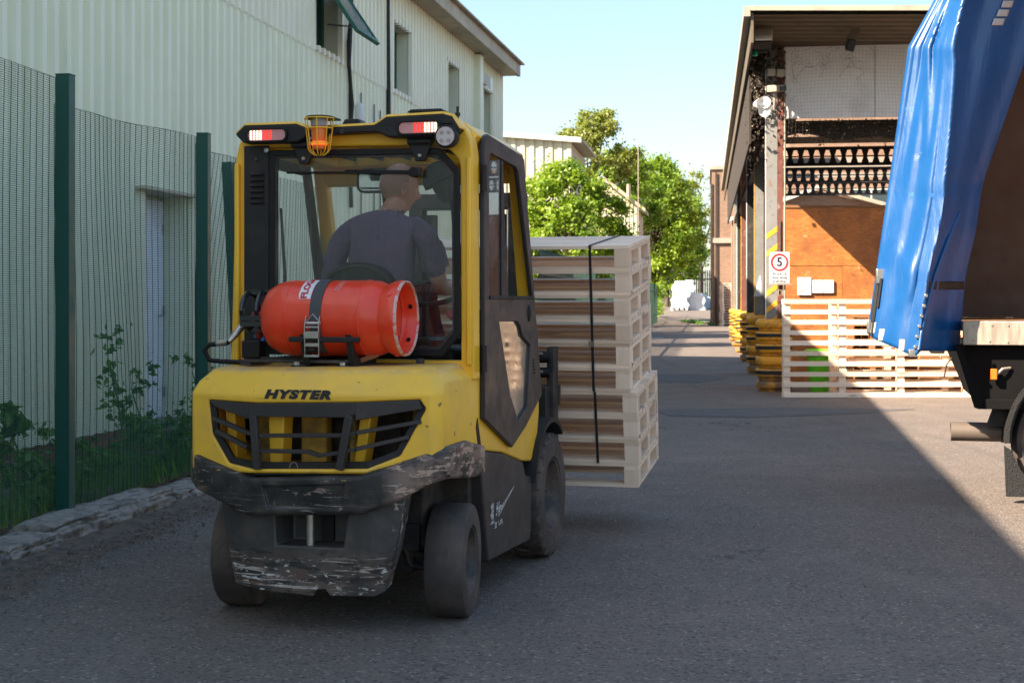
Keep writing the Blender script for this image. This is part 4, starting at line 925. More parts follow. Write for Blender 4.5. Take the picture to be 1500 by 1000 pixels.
# kerb of broken concrete
def rough_block(x0, x1, L_, h, seed, n=26):
    rg = random.Random(seed); bm = bmesh.new(); bmesh.ops.create_cube(bm, size=1)
    bmesh.ops.subdivide_edges(bm, edges=bm.edges[:], cuts=n, use_grid_fill=True)
    ph = [rg.uniform(0, 6) for _ in range(8)]
    from mathutils import noise as NZ
    for v in bm.verts:
        c = v.co.copy(); top = c.z > 0; q = Vector((x0 + (c.x + .5) * (x1 - x0), (c.y + .5) * L_, (c.z + .5) * h))
        n1 = NZ.noise(Vector((q.x * 7 + seed, q.y * 3, q.z * 9))); n2 = NZ.noise(Vector((q.x * 24 + seed, q.y * 22, q.z * 26)))
        e = (abs(c.x * 2) ** 8) * (abs(c.z * 2) ** 8) + (abs(c.y * 2) ** 14) * .5
        if c.x > .2: q.x += n1 * .035 + n2 * .030 - e * .05 - .03 * (c.z > .2) * (c.x > .49)
        q.z += (n1 * .008 + n2 * .010 - e * .035) * (c.z > -.4); q.y += n1 * .02
        v.co = q
    me = bpy.data.meshes.new('kerb_stone'); bm.to_mesh(me); bm.free(); me.materials.append(M['concrete']); me.shade_smooth(); me.set_sharp_from_angle(angle=R(45)); return me
ka = math.atan(.16)
kb = thing('concrete_kerb', 'rough broken concrete kerb under the mesh fence', 'kerb', (-2.53, 8.1, -.02), (0, 0, -ka))
for (y0, L_, h, s_) in ((-4.5, 1.6, .13, 1), (-2.88, 1.25, .13, 2), (-1.6, 1.0, .125, 3), (-.58, .55, .11, 4), (0.0, 1.62, .15, 5), (1.75, .9, .10, 6), (2.75, 1.5, .11, 7), (4.3, 2.0, .11, 8), (6.4, 3.0, .1, 9)):
    link('kerb_stone', rough_block(-.34, .0, L_, h, s_), kb, loc=(random.uniform(-.02, .03), y0, 0), rot=(0, 0, random.uniform(-.02, .02)))
# earth bank between kerb and building
mb = MB()
rows = []
for y in np.arange(-6, 30, .35):
    rows.append([(-2.80 - j * .14 + .16 * (y - 8.1), y, .07 + .03 * math.sin(j * 1.7 + y * 2.1) * (j > 0) - .022 * j) for j in range(12)])
mb.loft(rows, cap=False, closed=False); struct('earth_bank', mb, M['soil'], recalc=False, smooth=80)
# grit strip at the kerb foot
rows = []
from mathutils import noise as NZ
for y in np.arange(3, 14, .12):
    e = .34 + .16 * NZ.noise(Vector((y * 1.7, 0, 0))) + .10 * NZ.noise(Vector((y * 6, 3, 0)))
    xk = -2.53 + .16 * (y - 8.1)
    rows.append([(xk - .06, y, .035), (xk + .04, y, .022 + .01 * NZ.noise(Vector((y * 9, 1, 1)))), (xk + e * .5, y, .009 + .006 * NZ.noise(Vector((y * 9, 5, 1)))), (xk + e, y, .001)])
MB().loft(rows, cap=False, closed=False).build('grit_strip', M['soil'], kind='structure', recalc=False, smooth=80)
# loose grit
def grit(n, fn, smin, smax, seed, name, label, m):
    rg = random.Random(seed); mb = MB()
    for _ in range(n):
        x, y, z = fn(rg); s = rg.uniform(smin, smax) * (1 if rg.random() > .06 else 2.0); E_ = Euler((rg.uniform(0, 6), rg.uniform(0, 6), rg.uniform(0, 6))).to_matrix()
        vs = [Vector((x, y, z + s * .3)) + E_ @ Vector(q) * s * rg.uniform(.7, 1.2) for q in ((1, 0, 0), (-1, 0, 0), (0, .8, 0), (0, -.8, 0), (0, 0, .6), (0, 0, -.6))]
        mb.add(vs, [(0, 2, 4), (2, 1, 4), (1, 3, 4), (3, 0, 4), (2, 0, 5), (1, 2, 5), (3, 1, 5), (0, 3, 5)])
    o = mb.build(name, m, recalc=False, kind='stuff'); tag(o, label, 'grit'); return o
grit(5200, lambda r: ((lambda y: (-2.53 + .16 * (y - 8.1) + abs(r.gauss(0, .26)), y, .012))(r.uniform(4.5, 13))), .003, .010, 31, 'kerbside_grit', 'loose grit gathered along the kerb foot', M['pebble'])
grit(900, lambda r: (r.uniform(-2.4, 2.8), r.uniform(4.4, 9.5), .002), .002, .005, 32, 'road_grit', 'tiny loose stones scattered on the tarmac', M['pebble'])
grit(500, lambda r: (r.gauss(-.95, .35), 4.75 + abs(r.gauss(0, .12)), .002), .003, .008, 33, 'loose_gravel', 'patch of loose gravel at the bottom edge of the road', M['pebble'])
scatter_quads(160, lambda r: ((lambda y: (-2.46 + .16 * (y - 8.1) + abs(r.gauss(0, .22)), y, .014))(r.uniform(5, 12.5))), .004, .012, 34).build('dry_leaves', M['litter_bright'], recalc=False, kind='stuff')
# weeds and nettles between fence and wall
def weeds_pos(k, r):
    y = 7.5 + r.random() * 9; x0 = fpt(y)[0] - .08; g = 1.15; return (x0 - r.random() * g, y)
rw = random.Random(41); cl = []
for k in range(330):
    x, y = weeds_pos(k, rw); hmax = .62 if y > 10.3 else .45
    cl.append((x, y, .08 + rw.random() ** 2.0 * hmax * .62, rw.uniform(.06, .13)))
tag(leaf_obj('nettle_bank', *leaves(cl, 34, .030, 42), M['leaf_weed'], kind='stuff'), 'bank of nettles and weeds behind the mesh fence', 'weeds')
mb = MB(); rw = random.Random(43)
for k in range(2600):
    y = rw.uniform(6.2, 13.5); x = fpt(y)[0] - rw.uniform(-.02, .5); h = rw.uniform(.06, .20); dx, dy = rw.uniform(-.05, .05), rw.uniform(-.05, .05)
    z0 = .10; mb.add([(x - .003, y, z0), (x + .003, y, z0), (x + dx * .5 + .002, y + dy * .5, z0 + h * .6), (x + dx, y + dy, z0 + h)], [(0, 1, 2), (0, 2, 3)])
gm = mat('grass_blade', (.12, .24, .035), .6, var=.3)
o = mb.build('grass', gm, recalc=False, kind='stuff'); tag(o, 'grass growing along the fence foot', 'grass')
def stalk_weed(x, y, h, label, seed, leafm=M['leaf_weed'], sz=.07):
    rg = random.Random(seed); t = thing('tall_weed', label, 'plant', (x, y, .08))
    pts = [(.05 * math.sin(k * .8), .03 * math.sin(k), h * k / 6) for k in range(7)]; MB().tube(pts, [.010, .009, .008, .007, .006, .004, .002], 5).build('stem', mat('weed_stem', (.06, .14, .03), .7), t)
    cl = [(.05 * math.sin(k * .55) + rg.uniform(-.17, .17) * (1 - k / 11), rg.uniform(-.15, .15), h * (k + 1) / 10, rg.uniform(.05, .10)) for k in range(10)]
    cl += [(c_[0] + rg.uniform(-.12, .12), c_[1] + rg.uniform(-.1, .1), c_[2] + rg.uniform(-.05, .05), c_[3]) for c_ in cl]
    v, n, tn = leaves(cl, 15, sz * .5, seed, .45); leaf_obj('foliage', v, n, tn, leafm, t)
stalk_weed(-3.05, 10.9, 1.05, 'tall leafy weed behind the fence, left of the white door', 51)
stalk_weed(-2.98, 11.3, .75, 'shorter broad weed behind the fence, right beside the tall one', 52)
stalk_weed(-3.25, 9.3, .62, 'broad leafed weed behind the nearest fence post', 53, sz=.12)
stalk_weed(-2.9, 13.1, .8, 'climbing weed behind the second fence post', 54)
# ------------------------------------------------------------------ forklift (local: x right, y forward, z up; origin under the rear axle)
fk = thing('forklift_truck', 'yellow and black gas forklift with a closed cab seen from behind', 'forklift', tuple(FO), (0, 0, -FA))
def yr(x):                                              # plan curve of the counterweight's rear face
    ax = abs(x)
    if ax < .24: return -.53
    if ax < .54: return -.53 + (ax - .24) / .30 * .082
    return -.448 + (ax - .54) / .035 * .065
plan = [(-.575, .155), (-.575, -.385), (-.54, -.448), (-.24, -.53), (.24, -.53), (.54, -.448), (.575, -.385), (.575, .155)]
def lp(z, sx=1, dy=0, front=.155):
    return [(x * sx, (y + dy if y < 0 else front), z + (.012 if x > 0 else 0)) for x, y in plan]
cw = MB().loft([lp(.672), lp(1.0), lp(1.045, .985, .045), lp(1.098, .90, .10), lp(1.108, .86, .13)]).build('counterweight', M['yellow_cw'], fk)
GO = [(-.455, .975), (-.2, .968), (.22, .978), (.495, .990), (.518, .952), (.415, .757), (.285, .705), (-.22, .690), (-.345, .708), (-.435, .83)]
boolean(cw, [MB().prism(GO, 'y', -.7, -.20)])
cw.modifiers.clear(); b_ = cw.modifiers.new('bevel', 'BEVEL'); b_.width = .009; b_.segments = 3; b_.limit_method = 'ANGLE'; b_.angle_limit = R(22); cw.data.shade_smooth(); cw.data.set_sharp_from_angle(angle=R(40))
MB().box(-.5, .55, -.205, -.201, .64, 1.02).build('radiator', M['frame_in'], fk)
def g3(p, off=0): return (p[0], yr(p[0]) + off, p[1])
gr = MB()
for p, q in zip(GO, GO[1:] + GO[:1]): gr.bar(g3(p, .02), g3(q, .02), .055, .022, up=(0, 1, 0))
gr = gr.build('grille', M['black'], fk, bevel=.003)
GI = [(p[0] * .985 + .0005, .845 + (p[1] - .845) * .97) for p in GO]
def band(pts, y_off, th=.02):
    mb = MB(); n = len(pts); mb.add([(x, yr(x) + y_off, z) for x, z in pts] + [(x, yr(x) + y_off + th, z) for x, z in pts], [tuple(range(n)), tuple(range(2 * n - 1, n - 1, -1))] + [(i, (i + 1) % n, n + (i + 1) % n, n + i) for i in range(n)]); return mb
for pts in ([(-.445, .972), (-.24, .966), (-.24, .90), (-.41, .945)], [(-.24, .966), (.24, .978), (.24, .93), (.19, .915), (-.20, .912), (-.24, .90)], [(.24, .978), (.49, .988), (.505, .952), (.24, .905)]):
    band(pts, -.008).build('grille_header', M['door'], gr, bevel=.003)
def gbar(p, q, h=.016, w=.03, off=.005): return MB().bar(g3(p, off), g3(q, off), w, h)
for p, q in (((-.425, .895), (-.245, .842)), ((-.245, .842), (-.205, .838)), ((-.41, .842), (-.245, .780)), ((-.19, .832), (.19, .842)), ((-.19, .768), (.03, .770)), ((.03, .770), (.075, .755)), ((.075, .755), (.17, .770)), ((.21, .848), (.24, .853)), ((.24, .853), (.50, .900)), ((.19, .775), (.24, .786)), ((.24, .786), (.45, .836))):
    gbar(p, q).build('grille_slat', M['door'], gr, bevel=.002)
for p, q, w in (((-.215, .915), (-.197, .692), .032), ((.215, .925), (.172, .70), .034)):
    MB().bar(g3(p, -.002), g3(q, -.002), w, .035, up=(0, 1, 0)).build('grille_upright', M['door'], gr, bevel=.003)
for x0, x1, xb0, xb1, y_ in ((-.185, -.105, -.175, -.12, -.46), (.235, .285, .19, .235, -.44), (-.42, -.37, -.385, -.35, -.40)):
    MB().loft([[(xb0, y_, .67), (xb1, y_, .67), (xb1, y_ + .10, .67), (xb0, y_ + .10, .67)], [(x0, y_, .99), (x1, y_, .99), (x1, y_ + .1, .99), (x0, y_ + .1, .99)]]).build('inner_post', M['yellow'], fk, bevel=.006)
GY = mat('shaded_yellow_casting', (.50, .30, .04), .7, var=.2, vs=6, dirt=[((.05, .04, .03), .42, .66, 7, .95, None)])  # dulled yellow and dark mottling stand in for shade deep behind the grille
for q_ in ((-.09, .03, -.33, -.26, .675, .97), (-.34, -.24, -.30, -.24, .675, .93), (.42, .465, -.34, -.28, .75, .97), (.145, .18, -.36, -.3, .675, .97)): MB().box(*q_).build('inner_casting', GY, fk, bevel=.01)
MB().tube([(.33, -.24, .70), (.33, -.24, .95)], .008, 6).tube([(-.0, -.24, .93), (.08, -.24, .95), (.16, -.24, .93)], .02, 8).build('inner_pipe', M['grey_metal'], fk)
mb = MB(); mb.tube([(-.03 + .018 * math.cos(R(t)), -.545, .703 + .024 * math.sin(R(t))) for t in range(0, 200, 20)], .002, 5); mb.build('wire_loop', M['steel'], fk)
# bevelled seams of the hood
for (x0, x1) in ((-.245, -.19), (.245, .185)):
    pass
t = text_mb('HYSTER', .066, depth=.0012, shear=.28, bold=.0046, spacing=1.2)
t.xf(Matrix.Translation((-.022, -.5325, 1.006)) @ Matrix.Rotation(R(88), 4, 'X') @ Matrix.Diagonal((1.10, .72, 1, 1)))
t.build('lettering', M['blackprint'], cw, recalc=False)
# bumper band
BP = [(-.585, .14, .80, .66), (-.592, -.16, .785, .63), (-.592, -.37, .755, .605), (-.515, -.475, .735, .585), (-.36, -.525, .690, .535), (-.235, -.565, .655, .497), (.275, -.565, .680, .520), (.42, -.515, .725, .570), (.525, -.47, .765, .630), (.598, -.37, .790, .655), (.598, -.10, .790, .625), (.598, .18, .74, .605)]
loops = []
for x, y, zt, zb in BP:
    n_ = Vector((x, y + .05)).normalized() * .09; xi, yi = x - n_.x, min(y - n_.y, .14)
    if abs(x) > .58: xi = x * .88; yi = y
    loops.append([(x, y, zb + .012), (x, y, zt - .012), (x * .99, y + .008 if y < -.3 else y, zt), (xi, yi, zt), (xi, yi, zb), (x * .985, y + .012 if y < -.3 else y, zb)])
bp = MB().loft(loops).build('bumper_band', M['bumper'], fk)
boolean(bp, [MB().prism([(-.165, .625), (.20, .645), (.195, .545), (-.14, .535)], 'y', -.7, -.55)])
bp.modifiers.clear(); b_ = bp.modifiers.new('bevel', 'BEVEL'); b_.width = .006; b_.segments = 2; b_.limit_method = 'ANGLE'; b_.angle_limit = R(25); bp.data.shade_smooth(); bp.data.set_sharp_from_angle(angle=R(40))
# foot of the counterweight with the tow pin
ft = MB().loft([[(-.345, -.44, .185), (-.20, -.475, .165), (.03, -.475, .155), (.05, -.475, .185), (.085, -.475, .185), (.105, -.475, .158), (.30, -.47, .165), (.335, -.44, .185), (.325, -.33, .19), (-.33, -.33, .19)],
                [(-.375, -.455, .36), (-.21, -.50, .36), (.03, -.50, .36), (.05, -.50, .36), (.085, -.50, .36), (.105, -.50, .36), (.30, -.50, .36), (.385, -.455, .36), (.375, -.33, .36), (-.365, -.33, .36)],
                [(-.42, -.46, .64), (-.22, -.50, .64), (.03, -.50, .64), (.05, -.50, .64), (.085, -.50, .64), (.105, -.50, .64), (.30, -.50, .64), (.445, -.455, .64), (.43, -.33, .64), (-.41, -.33, .64)]]).build('counterweight_foot', M['skirt'], fk)
boolean(ft, [MB().loft([[(-.155, -.6, .365), (.205, -.6, .365), (.235, -.6, .56), (-.165, -.6, .56)], [(-.10, -.38, .375), (.14, -.38, .375), (.16, -.38, .56), (-.10, -.38, .56)]])])
ft.modifiers.clear(); b_ = ft.modifiers.new('bevel', 'BEVEL'); b_.width = .007; b_.segments = 2; b_.limit_method = 'ANGLE'; b_.angle_limit = R(30); ft.data.shade_smooth(); ft.data.set_sharp_from_angle(angle=R(40))
MB().lathe([(.0, .36), (.018, .36), (.018, .55), (.0, .55)], (.012, -.465, 0), 'z', 16).build('tow_pin', M['steel'], fk, smooth=40)
MB().box(.035, .09, -.40, -.375, .38, .53).build('tow_slot', M['rubber_seal'], fk)
MB().box(-.08, -.02, -.385, -.378, .47, .52).build('casting_mark', M['grey_metal'], ft, bevel=.006)
# chassis
MB().box(-.40, .40, -.09, 1.9, .30, .62).build('chassis', M['frame_in'], fk, bevel=.02)
MB().box(-.30, .34, -.08, .08, .20, .33).tube([(-.42, 0, .25), (.42, 0, .25)], .05, 10).tube([(-.38, .1, .26), (.38, .1, .26)], .022, 8).box(.24, .38, -.12, .12, .30, .42).tube([(.1, -.08, .3), (.38, -.05, .27)], .02, 6).tube([(.30, -.10, .34), (.34, -.12, .24), (.41, -.08, .22)], .014, 6).build('steer_axle', M['frame_in'], fk, bevel=.004)
MB().box(-.40, -.28, .1, .5, .34, .9).build('inner_arch', M['frame_in'], fk); MB().box(.30, .52, .16, .24, .36, .66).build('inner_arch', M['frame_in'], fk)
MB().loft([[(.42, -.30, .66), (.42, -.05, .70), (.42, .16, .66)], [(.585, -.30, .655), (.585, -.05, .69), (.585, .16, .63)]], cap=False, closed=False).build('arch_liner', M['frame_in'], fk)
# side panels and steps
for s_ in (1, -1):
    x0, x1 = (.40, .572) if s_ > 0 else (-.572, -.40)
    o = MB().prism([(.185, .715), (.60, .66), (.99, .575), (1.05, .50), (1.17, .48), (1.165, .20), (1.13, .155), (.33, .185), (.235, .50)], 'x', x0, x1).build('side_step', M['door'], fk, bevel=.008)
    if s_ > 0:
        t1 = text_mb('II', .10, bold=.004); t2 = text_mb('Hs', .085, shear=.3, bold=.002); t3 = text_mb('ZZ   VIMD', .035, bold=.001)
        for t_, yy_, zz_ in ((t1, .385, .405), (t2, .50, .405), (t3, .50, .335)):
            t_.xf(Matrix.Translation((.5735, yy_, zz_)) @ Matrix.Rotation(R(90), 4, 'Z') @ Matrix.Rotation(R(90), 4, 'X'))
        l_ = MB()
        for t_ in (t1, t2, t3): l_.add(t_.v, t_.f)
        l_.prism([(.36, .352), (.42, .352), (.42, .365), (.36, .365)], 'x', .5725, .5745); l_.prism([(.50, .37), (.80, .475), (.80, .479), (.52, .40)], 'x', .5725, .5745)
        l_.build('worn_decal', M['whiteprint_worn'], o, recalc=False)
    MB().prism([(.16, 1.06), (.16, .60), (.19, .718), (.60, .665), (1.0, .58), (1.18, .56), (1.30, .60), (1.365, .80), (1.37, 1.0), (1.25, 1.02)], 'x', x0 if s_ > 0 else -.566, x1 - .006 if s_ > 0 else x1).build('side_body', M['yellow'], fk, bevel=.008)
    lp_ = []
    for k in range(15):
        t_ = R(15 + k * 115 / 14); cy, cz = 1.545, .35
        lp_.append([(x, cy - r * math.cos(t_) * 1.0, cz + r * math.sin(t_)) for x, r in ((.42 * s_, .385), (.60 * s_, .385), (.60 * s_, .41), (.42 * s_, .41))])
    MB().loft(lp_).build('front_mudguard', M['black'], fk, smooth=40)
MB().prism([(.10, .83), (.155, .69), (.172, .69), (.172, .75), (.12, .87)], 'x', .5725, .579).build('seam_trim', M['rubber_seal'], fk)
# wheels
def wheel(cx, cy, r, w, s_, steer, tread, label=None):
    rm = MB(); q = r * .56
    rm.lathe([(0, w * .18), (q * .35, w * .18), (q * .38, w * .10), (q * .75, w * .02), (q * .92, w * .30), (q * 1.0, w * .44), (q * 1.06, w * .46), (q * 1.06, -w * .40), (q * .9, -w * .3), (0, -w * .1)], (0, 0, 0), 'x', 40)
    o = rm.build('wheel', M['rim'], fk, smooth=30, loc=(cx * s_, cy, r), rot=(0, 0, (0 if s_ > 0 else math.pi) + steer))
    prof = [(q * 1.06, w * .42), (q * 1.10, w * .49), (q * 1.35, w * .50), (r * .90, w * .50), (r * .965, w * .47), (r, w * .38)] + ([] if tread else [(r * 1.004, 0)]) + [(r, -w * .38), (r * .965, -w * .47), (r * .9, -w * .5), (q * 1.1, -w * .49), (q * 1.06, -w * .4)]
    MB().lathe([(a * (.965 if tread and a > r * .96 else 1), b) for a, b in prof], (0, 0, 0), 'x', 72, cap=False).build('tyre', M['tyre'], o, smooth=35)
    for k in range(8 if tread else 6):
        t_ = 2 * math.pi * k / (8 if tread else 6); rr = q * .62
        MB().lathe([(0, w * .16), (.010, w * .16), (.010, w * .02)], (0, rr * math.cos(t_), rr * math.sin(t_)), 'x', 6).build('wheel_nut', M['rim'], o)
    if tread:
        lug = MB()
        for k in range(22):
            for sd in (1, -1):
                t0 = 2 * math.pi * (k + (.5 if sd < 0 else 0)) / 22; L = []
                for j, (xx, dt) in enumerate(((.0, .07), (w * .25 * sd, .04), (w * .43 * sd, .0), (w * .49 * sd, 0))):
                    rr = r * (1.0 if j < 2 else .995 if j == 2 else .93); hw = .085
                    L.append([(xx, rr_ * math.cos(t0 + dt + e), rr_ * math.sin(t0 + dt + e)) for rr_, e in ((r * .90, -hw), (rr, -hw * .9), (rr, hw * .9), (r * .90, hw))])
                lug.loft(L)
        lug.build('tread_lugs', M['tyre'], o, bevel=.004, seg=1)
    return o
wheel(.50, 0, .250, .175, 1, R(6), False); wheel(.50, 0, .250, .175, -1, R(6), False)
wheel(.51, 1.545, .338, .19, 1, 0, True); wheel(.51, 1.545, .338, .19, -1, 0, True)
for s_ in (1, -1): MB().tube([(.2 * s_, 1.545, .338), (.44 * s_, 1.545, .338)], .09, 16).build('drive_axle', M['frame_in'], fk, smooth=40)
# cab frame
OUT = [(-.608, 1.04), (-.582, 2.06), (-.565, 2.13), (-.53, 2.175), (-.46, 2.20), (.46, 2.205), (.535, 2.18), (.562, 2.13), (.572, 2.06), (.578, 1.04)]
INN = [(-.535, 1.13), (-.525, 2.06), (-.523, 2.09), (-.52, 2.10), (-.46, 2.112), (.42, 2.10), (.47, 2.07), (.505, 2.03), (.513, 2.0), (.518, 1.13)]
MB().ring(OUT, INN, 'y', .06, .165).build('rear_frame', M['yellow'], fk, bevel=.012, seg=3)
for sx, n_ in ((-1, -.585), (1, .577)):
    MB().box(n_ - .03 if sx > 0 else n_ + .006, n_ - .006 if sx > 0 else n_ + .03, .035, .0595, 1.11, 2.04).build('corner_post', M['yellow'], fk, bevel=.008)
MB().loft([[(-.54, .10, 2.10), (.54, .10, 2.10), (.575, .14, 2.15), (.50, .14, 2.215), (-.50, .14, 2.215), (-.575, .14, 2.15)], [(-.54, .98, 2.09), (.54, .98, 2.09), (.577, .98, 2.14), (.50, .98, 2.20), (-.50, .98, 2.20), (-.577, .98, 2.14)], [(-.53, 1.04, 2.09), (.53, 1.04, 2.09), (.56, 1.05, 2.13), (.49, 1.06, 2.17), (-.49, 1.06, 2.17), (-.56, 1.05, 2.13)]]).build('roof', M['yellow'], fk)
rof = bpy.data.objects[[o.name for o in fk.children if o.name.startswith('roof')][-1]]
boolean(rof, [MB().box(-.40, .40, .24, .88, 2.0, 2.4)])  # roof opening with pane and bars, added to let daylight into the cab
b_ = rof.modifiers.new('bevel', 'BEVEL'); b_.width = .008; b_.segments = 2; b_.limit_method = 'ANGLE'; b_.angle_limit = R(30); rof.data.shade_smooth(); rof.data.set_sharp_from_angle(angle=R(40))
MB().box(-.40, .40, .24, .88, 2.165, 2.171).build('roof_pane', M['cab_glass'], rof)
for k in range(5): MB().box(-.30 + k * .15 - .008, -.30 + k * .15 + .008, .235, .885, 2.12, 2.15).build('roof_bar', M['black'], rof)
for s_ in (1, -1):
    x0, x1 = (.500, .562) if s_ > 0 else (-.562, -.500)
    MB().loft([[(x0, .94, 2.12), (x1, .94, 2.12), (x1, 1.02, 2.12), (x0, 1.02, 2.12)], [(x0, 1.27, 1.0), (x1, 1.27, 1.0), (x1, 1.36, 1.0), (x0, 1.36, 1.0)]]).build('front_post', M['yellow'], fk, bevel=.006)
MB().prism([(1.02, 2.0), (1.06, 2.09), (.96, 2.09), (.93, 2.06)], 'x', -.499, .499).build('front_header', M['yellow'], fk)
MB().box(-.499, .499, 1.18, 1.36, .62, 1.20).build('front_cowl', M['black'], fk, bevel=.02)
MB().box(-.55, .55, .17, 1.3, .62, .66).build('cab_floor', M['black'], fk)
fg = MB().add([(-.498, 1.22, 1.20), (.498, 1.22, 1.20), (.498, .985, 2.06), (-.498, .985, 2.06), (-.498, 1.226, 1.20), (.498, 1.226, 1.20), (.498, .991, 2.06), (-.498, .991, 2.06)], [(0, 1, 2, 3), (4, 5, 6, 7), (0, 1, 5, 4), (2, 3, 7, 6)]).build('windscreen', M['cab_glass'], fk)
MB().bar((-.17, 1.235, 1.22), (-.17, .985, 2.06), .05, .03).bar((.19, 1.235, 1.22), (.19, .985, 2.06), .03, .03).build('windscreen_bar', M['black'], fg)
# rear window
GOX = [(-.405, 1.15), (-.405, 2.095), (.425, 2.083), (.515, 1.985), (.520, 1.25), (.435, 1.15)]
GIX = [(-.375, 1.18), (-.375, 2.068), (.412, 2.056), (.488, 1.972), (.492, 1.262), (.423, 1.18)]
rf = MB().ring(GOX, GIX, 'y', .040, .0595).build('window_frame', M['rubber_seal'], fk, bevel=.004)
MB().ring(GIX, [(x * .975 + .002, 1.62 + (z - 1.62) * .975) for x, z in GIX], 'y', .046, .056).build('inner_seal', M['grey_metal'], rf)
MB().prism(GIX, 'y', .049, .054).build('rear_window', M['cab_glass'], rf)
MB().box(-.533, -.408, .046, .0595, 1.10, 2.118).build('rear_pillar_panel', M['black'], fk, bevel=.003)
mb = MB()
for k in range(6): MB().loft([[(-.495, .044, 1.845 + k * .026), (-.430, .044, 1.845 + k * .026), (-.430, .030, 1.853 + k * .026), (-.495, .030, 1.853 + k * .026)], [(-.495, .044, 1.865 + k * .026), (-.430, .044, 1.865 + k * .026), (-.430, .043, 1.866 + k * .026), (-.495, .043, 1.866 + k * .026)]]).build('vent_louvre', M['black'], fk)
for x, z in ((-.47, 2.055), (-.455, 1.20), (-.495, 1.17)): MB().lathe([(0, .036), (.009, .037), (.011, .045)], (x, 0, z), 'y', 12).build('bolt', M['rim'], fk)
MB().lathe([(0, .030), (.011, .032), (.013, .046)], (-.415, 0, 2.095), 'y', 12).build('bolt', M['steel'], fk)
for hx in (-.222, .338):
    h_ = MB().prism([(hx - .062, 2.165), (hx + .062, 2.165), (hx + .062, 2.105), (hx + .050, 2.095), (hx + .022, 2.025), (hx - .022, 2.025), (hx - .050, 2.095), (hx - .062, 2.105)], 'y', .018, .039).build('window_hinge', M['black'], fk, bevel=.004)
    MB().tube([(hx - .055, .012, 2.112), (hx + .055, .012, 2.112)], .013, 10).build('hinge_pin', M['black'], h_, smooth=50)
    for x, z in ((hx - .036, 2.142), (hx + .036, 2.142), (hx, 2.05)): MB().lathe([(0, .008), (.006, .008), (.009, .011), (.0095, .018)], (x, 0, z), 'y', 14).build('bolt', M['steel'], h_, smooth=40)
for x, z in ((-.365, 1.275), (-.365, 1.335)): MB().lathe([(0, .018), (.010, .020), (.017, .030), (.017, .048)], (x, 0, z), 'y', 16).build('window_catch', M['black'], fk, smooth=40)
MB().tube([(-.36, .07, 1.31), (-.345, .09, 1.5), (-.375, .11, 1.83)], [.010, .008, .006], 6).build('gas_strut', M['grey_metal'], fk)
# wiper, with its motor cover hanging inside
wp = MB().bar((-.31, .030, 1.988), (.30, .026, 1.976), .012, .010).bar((-.02, .022, 1.985), (.31, .016, 1.975), .016, .018).tube([(.31, .0, 1.975), (.31, .05, 1.975)], .022, 14).build('wiper', M['rubber_seal'], fk, bevel=.002)
MB().box(.29, .345, .005, .03, 1.955, 1.995).build('wiper_hub', M['black'], wp, bevel=.006)
# light bar along the rear roof edge
LB = [(-.545, 2.165), (-.505, 2.125), (-.235, 2.122), (-.185, 2.152), (.145, 2.158), (.20, 2.132), (.50, 2.128), (.535, 2.160), (.500, 2.215), (.455, 2.228), (.19, 2.222), (.135, 2.188), (-.185, 2.182), (-.245, 2.205), (-.50, 2.205)]
lb = MB().prism(LB, 'y', -.02, .059).build('light_bar', M['black'], fk, bevel=.006)
mb = MB(); TL = LB[7:] + [LB[0]]
for p, q in zip(TL, TL[1:]): mb.bar((p[0], .035, p[1] + .006), (q[0], .035, q[1] + .006), .08, .010, up=(0, 1, 0)) if False else mb.loft([[(p[0], -.02, p[1] + .001), (p[0], .10, p[1] + .001), (p[0], .10, p[1] + .014), (p[0], -.005, p[1] + .014)], [(q[0], -.02, q[1] + .001), (q[0], .10, q[1] + .001), (q[0], .10, q[1] + .014), (q[0], -.005, q[1] + .014)]])
mb.build('light_bar_lid', M['yellow'], fk, bevel=.003)
def rrect(cx, cz, w, h, r=.02, n=5):
    out = []
    for sx, sz, a0 in ((1, 1, 0), (-1, 1, 90), (-1, -1, 180), (1, -1, 270)):
        for k in range(n): a_ = R(a0 + 90 * k / (n - 1)); out.append((cx + sx * (w / 2 - r) + r * math.cos(a_), cz + sz * (h / 2 - r) + r * math.sin(a_)))
    return out
for cx, cz, flip in ((-.385, 2.158, 1), (.345, 2.170, -1)):
    lm_ = MB().ring(rrect(cx, cz, .205, .068, .025), rrect(cx, cz, .185, .050, .022), 'y', -.034, -.021).build('rear_lamp', M['rubber_seal'], lb, bevel=.003)
    MB().prism(rrect(cx, cz, .184, .049, .021), 'y', -.0235, -.021).build('lamp_lens', M['led_dim'], lb)
    w_, r_ = MB(), MB()
    for i in range(11):
        for j in range(4):
            x = cx - .08 + i * .016; z = cz - .0165 + j * .011; q = (x - cx) * flip
            tgt = w_ if q < -.018 else r_ if q < .022 else None
            if tgt is not None: tgt.lathe([(0, -.029), (.0042, -.028), (.0058, -.0245)], (x, 0, z), 'y', 6)
    w_.build('lit_leds', M['led_white'], lb, kind='stuff'); r_.build('lit_red_leds', M['led_red'], lb, kind='stuff')
MB().lathe([(0, -.026), (.011, -.025), (.012, -.018)], (-.02, 0, 2.163), 'y', 14).build('bar_screw', M['grey_metal'], lb)
MB().prism([(.28, 2.243), (.30, 2.256), (.44, 2.256), (.475, 2.236)], 'y', .0, .10).build('roof_fin', M['black'], fk, bevel=.004)
MB().prism([(-.03, 2.196), (-.015, 2.222), (.05, 2.222), (.065, 2.196)], 'y', .0, .09).build('roof_stud', M['black'], fk, bevel=.004)
MB().tube([(.505, .05, 2.21), (.505, .05, 2.268)], .006, 6).tube([(.505, .05, 2.225), (.505, .05, 2.24)], .012, 8).build('aerial', M['black'], fk)
